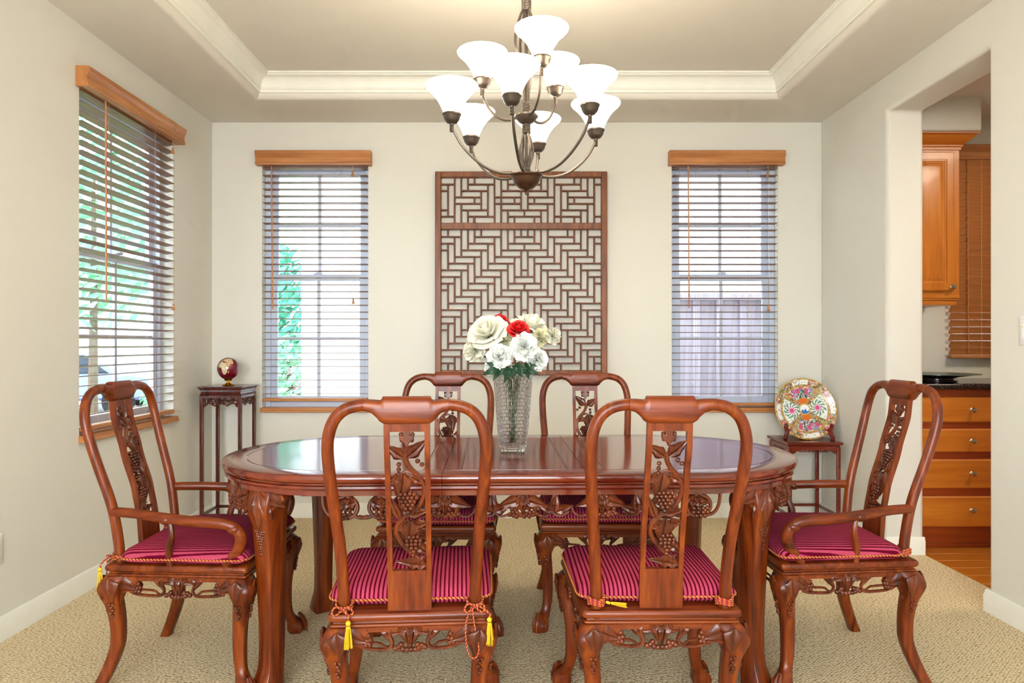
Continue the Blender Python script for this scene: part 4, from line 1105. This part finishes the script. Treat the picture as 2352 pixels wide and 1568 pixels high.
tones = [srgb(224, 196, 130), srgb(206, 160, 80), srgb(190, 200, 190), srgb(230, 210, 170), srgb(196, 140, 70), srgb(170, 180, 150)]
def globe_col(co):
    x, y, z = co.x, co.y, (co.z - .040 - gr * 1.02) / 1.06
    lat_ = math.degrees(math.asin(max(-1, min(1, z / gr)))); lon = math.degrees(math.atan2(x, -y)) + 24
    lat2 = lat_ - 2
    for Pp in (AFR, EUR, MAD):
        if in_poly(lon, lat2, Pp):
            q = math.sin(lon * .55 + 2 * math.sin(lat2 * .4)) + math.sin(lat2 * .5 + lon * .2)
            if Pp is EUR and q > .9: return srgb(196, 90, 40)
            return tones[int((q + 2) * 1.49) % 6]
    return srgb(112, 10, 30)
print_layer(g, globe_col)

# ------------------------------------------------------------------ painted plate and its easel
tilt = R(14); pc = Vector((1.925, 4.545, .576 + .196)); PR = .202
pz = empty('painted_plate', pc); tag(pz, 'large round porcelain plate painted with pink and green flowers and figures', 'plate')
pz.rotation_euler = (R(90) - tilt, 0, 0)
prof = [(.002, -.018), (.09, -.018), (.115, -.018), (.118, -.013), (.145, -.010), (PR - .004, .008), (PR, .012), (PR - .002, .014)]
inner = [(.148 + (PR - .004 - .148) * (1 - k / 20), -.004 + .018 * (1 - k / 20)) for k in range(21)] + [(.148 - .028 * (k / 6), -.004 - .006 * (k / 6)) for k in range(1, 7)] + [(.12 - .118 * k / 44, -.010) for k in range(1, 45)]
m = MB(); m.lathe(prof + inner, 260); pp = m.build('dish', 'painted_porcelain', pz, angle=60)
rnd = random.Random(3)
RIMC = [srgb(170, 104, 56), srgb(124, 96, 58), srgb(104, 116, 66), srgb(216, 120, 146), srgb(176, 146, 84), srgb(150, 144, 104), srgb(180, 84, 54), srgb(140, 160, 150), srgb(232, 170, 180), srgb(110, 96, 60), srgb(226, 210, 170)]
FIGC = [srgb(214, 110, 140), srgb(200, 90, 130), srgb(120, 150, 210), srgb(190, 140, 200), srgb(150, 210, 180), srgb(235, 238, 225), srgb(240, 240, 230), srgb(60, 130, 80), srgb(224, 224, 205)]
seeds = []
for i in range(1100):
    r_ = math.sqrt(rnd.uniform(.03, 1)); a = rnd.uniform(0, 2 * PI); seeds.append((r_ * math.cos(a), r_ * math.sin(a), rnd.random()))
buck = {}
for sd in seeds: buck.setdefault((int(sd[0] * 14 + 16), int(sd[1] * 14 + 16)), []).append(sd)
def near(x, y):
    bi, bj = int(x * 14 + 16), int(y * 14 + 16); best = None; bd_ = 9; b2 = 9
    for i in (-1, 0, 1):
        for j in (-1, 0, 1):
            for sd in buck.get((bi + i, bj + j), ()):
                d = (sd[0] - x) ** 2 + (sd[1] - y) ** 2
                if d < bd_: b2 = bd_; bd_ = d; best = sd
                elif d < b2: b2 = d
    return (best[2] if best else .5), math.sqrt(bd_), math.sqrt(b2)
def plate_col(co):
    x, y = co.x / PR, co.y / PR; r_ = math.hypot(x, y); a = math.atan2(y, x) - .12
    q, d1, d2 = near(x, y)
    if co.z < -.0125 and r_ > .02 and r_ > .6: return srgb(238, 236, 228)
    if r_ > .975: return srgb(206, 160, 70)
    k = round(a / (PI / 2)); da = abs(a - k * PI / 2)
    if r_ > .76:
        if r_ > .80 and r_ < .95 and da < .30:
            return srgb(40, 60, 50) if d1 < .012 and q > .3 else srgb(246, 244, 236)
        if d1 < .010: return srgb(240, 214, 150)
        return RIMC[int(q * len(RIMC))]
    if r_ > .73: return srgb(196, 150, 70)
    if r_ < .155: return srgb(50, 120, 196) if y < -.01 - .4 * abs(x) + .03 * math.sin(x * 60) else (srgb(228, 160, 170) if d1 < .03 else srgb(244, 246, 246))
    if r_ < .19: return srgb(206, 170, 90)
    if da > .62:
        return RIMC[int(q * 997) % len(RIMC)] if d1 > .02 else srgb(200, 170, 110)
    if k % 2:
        if r_ < .36: return srgb(228, 110, 30) if da < .42 else srgb(190, 140, 70)
        if r_ > .52 and .1 < (a * 3 - r_) % 1.4 < .7: return srgb(208, 88, 120) if (r_ * 30) % 3 > .5 else srgb(246, 240, 230)
        if d1 < .02 and q > .6: return srgb(40, 36, 40)
        return FIGC[int(q * len(FIGC))]
    fx, fy = .42 * math.cos(k * PI / 2 + .12), .42 * math.sin(k * PI / 2 + .12); fd = math.hypot(x - fx, y - fy); fa = math.atan2(y - fy, x - fx)
    if fd < .07: return srgb(226, 80, 140)
    if fd < .105: return srgb(240, 180, 205)
    if fd < .26 and math.sin(fa * 11 + fd * 40) > .35: return srgb(70, 140, 100) if q > .35 else srgb(150, 110, 160)
    if d1 < .016 and q > .4: return srgb(90, 140, 100)
    return srgb(240, 244, 236)
print_layer(pp, plate_col)
ez = empty('plate_easel', (1.925, 4.55, .576)); tag(ez, 'red lacquered wooden easel holding the painted plate', 'easel')
for s in (-1, 1):
    m = MB()
    P = [(-.10, 0), (-.075, 0), (-.078, .012), (-.066, .034), (-.045, .046), (-.008, .050), (.05, .052), (.07, .034), (.085, .030), (.085, .0), (.10, 0), (.10, .05), (.075, .075), (-.03, .070), (-.055, .066), (-.068, .078), (-.072, .100), (-.082, .108), (-.096, .10), (-.098, .080), (-.088, .058), (-.094, .034), (-.106, .016)]
    fr = lambda u, v, q, s=s: (s * (.085 - .75 * u + q * .6), u * .55 - .015 + q * .8, v)
    m.prism(P, fr, -.009, .009); m.build('bracket', 'redwood_stand', ez, bevel=.003)
m = MB(); m.lathe([(.030, 0), (.032, .008), (.022, .014), (.012, .02), (.014, .03), (.02, .036), (.006, .04)], 16); m.map(lambda x, y, z: (x, y - .02, z)); m.build('centre_foot', 'redwood_stand', ez)
m = MB(); m.box((-.10, .045, .05), (.10, .065, .066)); m.build('crossbar', 'redwood_stand', ez, bevel=.003)

# ------------------------------------------------------------------ vase and flowers
VXc, VYc = (1178 - VX) * 2.75 / F, 2.752
vs_ = empty('crystal_vase', (VXc, VYc, ZT)); tag(vs_, 'tall clear crystal vase cut in a basket weave of small bricks', 'vase')
NB, NR = 24, 21
def vr(z): return .046 + .032 * (max(0, z) / .322) ** .72
m = MB(); rings = [[(.004 * math.cos(a), .004 * math.sin(a), 0) for a in [2 * PI * i / (NB * 4) for i in range(NB * 4)]]]
def vring(z, bulge, k, foot=0):
    out = []
    for i in range(NB * 4):
        ph = (i + (2 if k % 2 else 0)) % 4
        b = bulge * (0.0 if ph == 0 else 1.0)
        a = 2 * PI * i / (NB * 4); q = vr(z) + b - foot; out.append((q * math.cos(a), q * math.sin(a), z))
    return out
rings.append(vring(0, 0, 0, .004)); rings.append(vring(.003, .0, 0, .001)); rings.append(vring(.016, 0, 0, .001)); rings.append(vring(.018, -.004, 0))
for k in range(NR):
    z0 = .018 + (.318 - .018) * k / NR; z1 = .018 + (.318 - .018) * (k + 1) / NR; d = z1 - z0
    rings += [vring(z0 + d * .04, -.001, k), vring(z0 + d * .16, .0024, k), vring(z0 + d * .86, .0024, k), vring(z0 + d * .97, -.001, k)]
def iring(z, r_): return [(r_ * math.cos(2 * PI * i / (NB * 4)), r_ * math.sin(2 * PI * i / (NB * 4)), z) for i in range(NB * 4)]
rings += [iring(.322, vr(.322) - .001), iring(.323, vr(.322) - .004)]
for z in (.31, .2, .1, .045, .03): rings.append(iring(z, vr(z) - .0075))
rings.append(iring(.026, .02)); rings.append(iring(.026, .004))
m.loft(rings); m.build('glass_body', 'crystal_glass', vs_, angle=20)

def petal(mb, c, th, r, hgt, hw, flare, lift, ax):
    """one cupped petal around axis frame ax=(ex,ey,ez)"""
    ex, ey, ez_ = ax; NA, NBp = 6, 5; vs2 = []
    for b in range(NBp + 1):
        tb_ = b / NBp
        for a in range(NA + 1):
            ta = a / NA * 2 - 1
            wd = hw * (math.sin(min(1, .25 + tb_ * .85) * PI * .5)) * (1 - .35 * max(0, tb_ - .7) / .3 * abs(ta))
            an = th + ta * wd
            rad = r * (.25 + .75 * min(1, tb_ * 1.5) ** .6) + flare * max(0, tb_ - .45) ** 2 * 3.3
            z = hgt * tb_ * (1 - .12 * abs(ta) ** 2) - flare * .9 * max(0, tb_ - .7) ** 2 * 4 + lift
            z += .06 * hgt * math.sin(ta * 4 + th * 3) * tb_
            vs2.append(Vector(c) + ex * (rad * math.cos(an)) + ey * (rad * math.sin(an)) + ez_ * z)
    fs = []
    for b in range(NBp):
        for a in range(NA):
            i = b * (NA + 1) + a; fs.append((i, i + 1, i + NA + 2, i + NA + 1))
    mb.add(vs2, fs)
def axes(d):
    ez_ = Vector(d).normalized(); ex = ez_.orthogonal().normalized(); return ex, ez_.cross(ex), ez_
def flower_base(name, px, py, Y, label, cat, group, hd):
    p = at(px, py, Y); t = empty(name, p); tag(t, label, cat, group)
    bot = Vector((VXc + random.uniform(-.02, .02), VYc + random.uniform(-.02, .02), ZT + .04)) - p
    neck = Vector((VXc, VYc, ZT + .30)) - p; neck.x += max(-.05, min(.05, -neck.x * .3)); neck.y += max(-.045, min(.045, -neck.y * .3))
    m = MB(); m.tube(crom([-hd * .01, -hd * .03, neck * .5 - hd * .02, neck, (bot + neck) / 2, bot], 5), .0019, 6); m.build('stem', 'stem_green', t)
    return t, p
def rose(px, py, Y, R_, d, mat, label, open_=1.0):
    hd = Vector(d).normalized(); t, p = flower_base('rose', px, py, Y, label, 'flower', 'roses in the vase', hd); ax = axes(d)
    lay = [(3, .22, .95, 1.25, 0.0, .1), (4, .38, .95, .95, .05, .02), (5, .55, .88, .85, .22, -.05), (6, .70, .72, .78, .42 * open_, -.16), (6, .80, .52, .78, .5 * open_, -.25)]
    k = 0
    for n, rr, hh, hw, fl, lf in lay:
        for i in range(n):
            m = MB(); petal(m, (0, 0, 0), 2 * PI * i / n + k * .5 + random.uniform(-.15, .15), R_ * rr * random.uniform(.93, 1.07), R_ * hh * 1.0, hw, R_ * fl, R_ * (lf - .35), ax)
            q = m.build('petal', mat, t, angle=80, fix=False); sd = q.modifiers.new('thick', 'SOLIDIFY'); sd.thickness = .0009
        k += 1
    m = MB()
    for i in range(4):
        a = i * PI / 2; fr = lambda u, v, h, a=a: (ax[0] * (u * math.cos(a) - v * math.sin(a)) + ax[1] * (u * math.sin(a) + v * math.cos(a)) + ax[2] * (h - R_ * .5 - .25 * math.hypot(u, v)))
        add_leaf(m, fr, 0, 0, .3, R_ * .8, R_ * .3, 'slim', .001)
    m.build('sepals', 'leaf_green', t)
def mum(px, py, Y, R_, d, mat, label, n=70, name='carnation'):
    hd = Vector(d).normalized(); t, p = flower_base(name, px, py, Y, label, 'flower', 'ruffled white flowers in the vase', hd); ax = axes(d)
    m = MB()
    for i in range(n):
        cz = 1 - 1.55 * (i + .5) / n; sz = math.sqrt(max(0, 1 - cz * cz)); a = i * 2.39996 + random.uniform(-.2, .2)
        dr = (ax[0] * math.cos(a) + ax[1] * math.sin(a)) * sz + ax[2] * cz
        tn = (dr.cross(ax[2]) if sz > .05 else ax[0]).normalized(); up = tn.cross(dr).normalized(); tn = (tn + up * random.uniform(-.5, .5)).normalized(); up = tn.cross(dr).normalized()
        L = R_ * random.uniform(.86, 1.1); W = R_ * random.uniform(.26, .38); vs2 = []
        for b in range(4):
            tb_ = b / 3
            for c in range(5):
                tc = c / 4 * 2 - 1; w = W * (.25 + .75 * tb_ ** .7)
                vs2.append(dr * (L * (.25 + .75 * tb_) * (1 - .14 * abs(tc) * tb_)) + tn * (tc * w) + up * (W * .28 * math.sin(tc * 3.6 + i) * tb_ + W * .35 * tb_ ** 2 * (1 if i % 2 else -.4)))
        fs = []
        for b in range(3):
            for c in range(4):
                q = b * 5 + c; fs.append((q, q + 1, q + 6, q + 5))
        m.add(vs2, fs)
    m.build('flower_head', mat, t, angle=80, fix=False)
    m = MB(); m.lathe([(.002, -R_ * .5), (R_ * .22, -R_ * .42), (R_ * .28, -R_ * .1), (R_ * .1, 0)], 10); Mx = Matrix((ax[0], ax[1], ax[2])).transposed(); m.map(lambda x, y, z: Mx @ Vector((x, y, z))); m.build('calyx', 'leaf_green', t)
rose(1117, 757, 2.69, .066, (-.35, -.75, .75), 'white_petal', 'large open white rose leaning over the vase rim beside the pair of red roses')
rose(1221, 745, 2.79, .064, (.35, -.35, .9), 'white_petal', 'large open white rose behind the front red rose', 1.1)
rose(1191, 754, 2.66, .040, (.1, -.7, .8), 'red_petal', 'red rose at the front of the bouquet', .7)
rose(1147, 735, 2.79, .037, (0, -.3, 1), 'red_petal', 'smaller red rose peeping out behind the white roses', .7)
mum(1091, 806, 2.70, .048, (-.75, -.6, .25), 'white_petal', 'ruffled white flower hanging out furthest towards the side window')
mum(1147, 818, 2.655, .050, (-.25, -.9, .25), 'cool_petal', 'ruffled white flower low at the vase rim with drooping petals')
mum(1203, 796, 2.645, .056, (.1, -.9, .45), 'cool_petal', 'largest ruffled white flower at the front under the red rose')
mum(1233, 826, 2.68, .046, (.5, -.85, .1), 'cool_petal', 'ruffled white flower low over the vase rim towards the doorway side')
mum(1160, 783, 2.71, .038, (-.1, -.8, .6), 'pale_petal', 'pale cream ruffled flower between the white rose and the largest bloom')
mum(1240, 775, 2.74, .040, (.4, -.6, .6), 'pale_petal', 'pale cream ruffled flower below the far white rose')
mum(1269, 772, 2.74, .036, (.8, -.4, .4), 'white_petal', 'small ruffled white flower standing out on its own stem')
mum(1128, 846, 2.69, .030, (-.6, -.8, -.2), 'cool_petal', 'small pale flower tucked under the green leaf at the vase rim', 40)
mum(1165, 760, 2.76, .030, (0, -.6, .8), 'pale_petal', 'small pale flower between the two red roses', 40)
for (px, py, Y, an, tl, L, lb) in ((1150, 842, 2.66, 200, -.2, .075, 'dark green leaf pointing to the side window at the vase rim'), (1170, 845, 2.655, 250, -.35, .06, 'dark green leaf hanging down the front of the vase rim'), (1185, 838, 2.66, 300, .1, .06, 'dark green leaf under the largest white bloom'), (1205, 842, 2.665, 330, .0, .065, 'dark green leaf towards the doorway side of the vase rim'), (1160, 832, 2.70, 150, .3, .06, 'dark green leaf behind the low white flower'), (1215, 834, 2.70, 40, .3, .06, 'dark green leaf rising behind the low blooms')):
    p = at(px, py, Y); t = empty('leaf_spray', p); tag(t, lb, 'leaf', 'leaves in the vase')
    fr = lambda u, v, h: (u, -.02 * math.sin(3 * abs(u) / .07) + h * 1.0 - tl * .0, v + tl * abs(u) * .3)
    for q, (da, k) in enumerate(((0, 1), (.7, .8), (-.7, .8))):
        m = MB(); add_leaf(m, fr, 0, 0, R(an) + da, L * k, L * .7 * k, 'grape', .0022); m.build('leaf', 'leaf_green', t)
    m = MB(); e = Vector((VXc, VYc, ZT + .2)) - p; m.tube([(0, 0, 0), (e.x * .6, e.y * .8, e.z * .35), tuple(e)], .002, 5); m.build('stem', 'stem_green', t)

# ------------------------------------------------------------------ chandelier
CX, CYc = .0637, 2.755
ch = empty('chandelier', (CX, CYc, ZU)); tag(ch, 'nine light bronze chandelier with white bell shades over the table', 'chandelier')
def zz(z): return z - ZU
def coil(mb, r, z0, z1, n):
    prof = []
    for k in range(n):
        a = z0 + (z1 - z0) * k / n; b = z0 + (z1 - z0) * (k + 1) / n; c = (a + b) / 2
        prof += [(r * .84, zz(a)), (r * .97, zz(a * .75 + b * .25)), (r, zz(c)), (r * .97, zz(a * .25 + b * .75))]
    prof.append((r * .84, zz(z1))); mb.lathe(prof, 16)
m = MB(); m.lathe([(.001, zz(1.786)), (.006, zz(1.788)), (.0075, zz(1.796)), (.005, zz(1.803)), (.010, zz(1.806)), (.028, zz(1.812)), (.046, zz(1.828)), (.056, zz(1.848)), (.059, zz(1.856)), (.064, zz(1.859)), (.064, zz(1.863)), (.05, zz(1.864)), (.001, zz(1.864))], 36); m.build('bottom_bowl', 'bronze_bowl', ch)
m = MB(); m.lathe([(.001, zz(2.062)), (.012, zz(2.064)), (.030, zz(2.074)), (.046, zz(2.092)), (.048, zz(2.097)), (.047, zz(2.101)), (.001, zz(2.102))], 30); m.build('hub_dish', 'bronze_metal', ch)
m = MB(); coil(m, .017, 1.864, 1.890, 5); coil(m, .018, 2.028, 2.064, 6); coil(m, .018, 2.101, 2.150, 8); coil(m, .020, 2.515, 2.565, 8); m.build('coil_collar', 'bronze_metal', ch)
for k in range(4):
    a = k * PI / 2 + .5
    m = MB(); m.tube(crom([(math.cos(a) * r_, math.sin(a) * r_, zz(z)) for r_, z in ((.009, 2.14), (.011, 2.2), (.040, 2.33), (.050, 2.40), (.030, 2.48), (.010, 2.525))], 5), .0055, 7); m.build('rod', 'bronze_metal', ch)
    m = MB(); m.tube(crom([(math.cos(a) * r_, math.sin(a) * r_, zz(z)) for r_, z in ((.008, 1.885), (.018, 1.915), (.030, 1.955), (.022, 2.0), (.008, 2.035))], 5), .0052, 7); m.build('rod', 'bronze_metal', ch)
m = MB(); m.tube([(0, 0, zz(1.86)), (0, 0, zz(2.60))], .007, 8); m.tube([(.012 * math.cos(q), 0, zz(2.585) + .018 * math.sin(q)) for q in [2 * PI * k / 14 for k in range(14)]], .003, 6, closed=True); m.build('stem', 'bronze_metal', ch)
for k in range(5):
    m = MB(); zc = 2.615 + k * .042
    m.tube([(.010 * math.cos(q) * (1 if k % 2 else 0), .010 * math.cos(q) * (0 if k % 2 else 1), zz(zc) + .026 * math.sin(q)) for q in [2 * PI * i / 12 for i in range(12)]], .0025, 5, closed=True); m.build('chain_link', 'bronze_metal', ch)
m = MB(); m.lathe([(.008, zz(2.815)), (.03, zz(2.825)), (.062, zz(2.845)), (.066, zz(2.8635))], 28); m.build('canopy', 'bronze_metal', ch)
SH = [(.030, .010), (.036, .024), (.043, .040), (.052, .057), (.063, .074), (.077, .090), (.091, .103), (.099, .111), (.1015, .117), (.0995, .120)]
def lamp_arm(ang, rad, zc, low):
    dx, dy = math.cos(ang), math.sin(ang)
    if low: pts = [(.045, 1.868), (.10, 1.864), (.16, 1.878), (.215, 1.912), (.264, 1.960), (.292, 2.006), (rad, zc - .034)]
    else: pts = [(.030, 2.098), (.062, 2.088), (.100, 2.094), (.140, 2.122), (.166, 2.162), (rad - .002, zc - .05), (rad, zc - .03)]
    m = MB(); m.tube(crom([(dx * r_, dy * r_, zz(z)) for r_, z in pts], 5), .0058, 8)
    m.tube([(dx * pts[0][0] * .8, dy * pts[0][0] * .8, zz(pts[0][1])), (dx * (pts[0][0] + .018), dy * (pts[0][0] + .018), zz(pts[0][1] - .001))], .0085, 8)
    a = m.build('arm', 'bronze_metal', ch)
    m = MB(); c = (dx * rad, dy * rad, zz(zc)); coil_p = []
    for k in range(5): coil_p += [(.0075, -.058 + k * .006), (.009, -.055 + k * .006)]
    m.lathe(coil_p + [(.009, -.028), (.020, -.024), (.030, -.012), (.0335, .002), (.0365, .005), (.0365, .010), (.034, .012), (.002, .012)], 24, c); m.build('cup', 'bronze_metal', a)
    inn = [(max(.004, r_ - .003), z + .001) for r_, z in SH[::-1]]
    m = MB(); m.lathe(SH + inn, 28, c); s = m.build('shade', 'lit_shade', ch, angle=60)
for k in range(6): lamp_arm(R(259 + 60 * k), .303, 2.064, True)
for k in range(3): lamp_arm(R(167 + 120 * k), .180, 2.249, False)
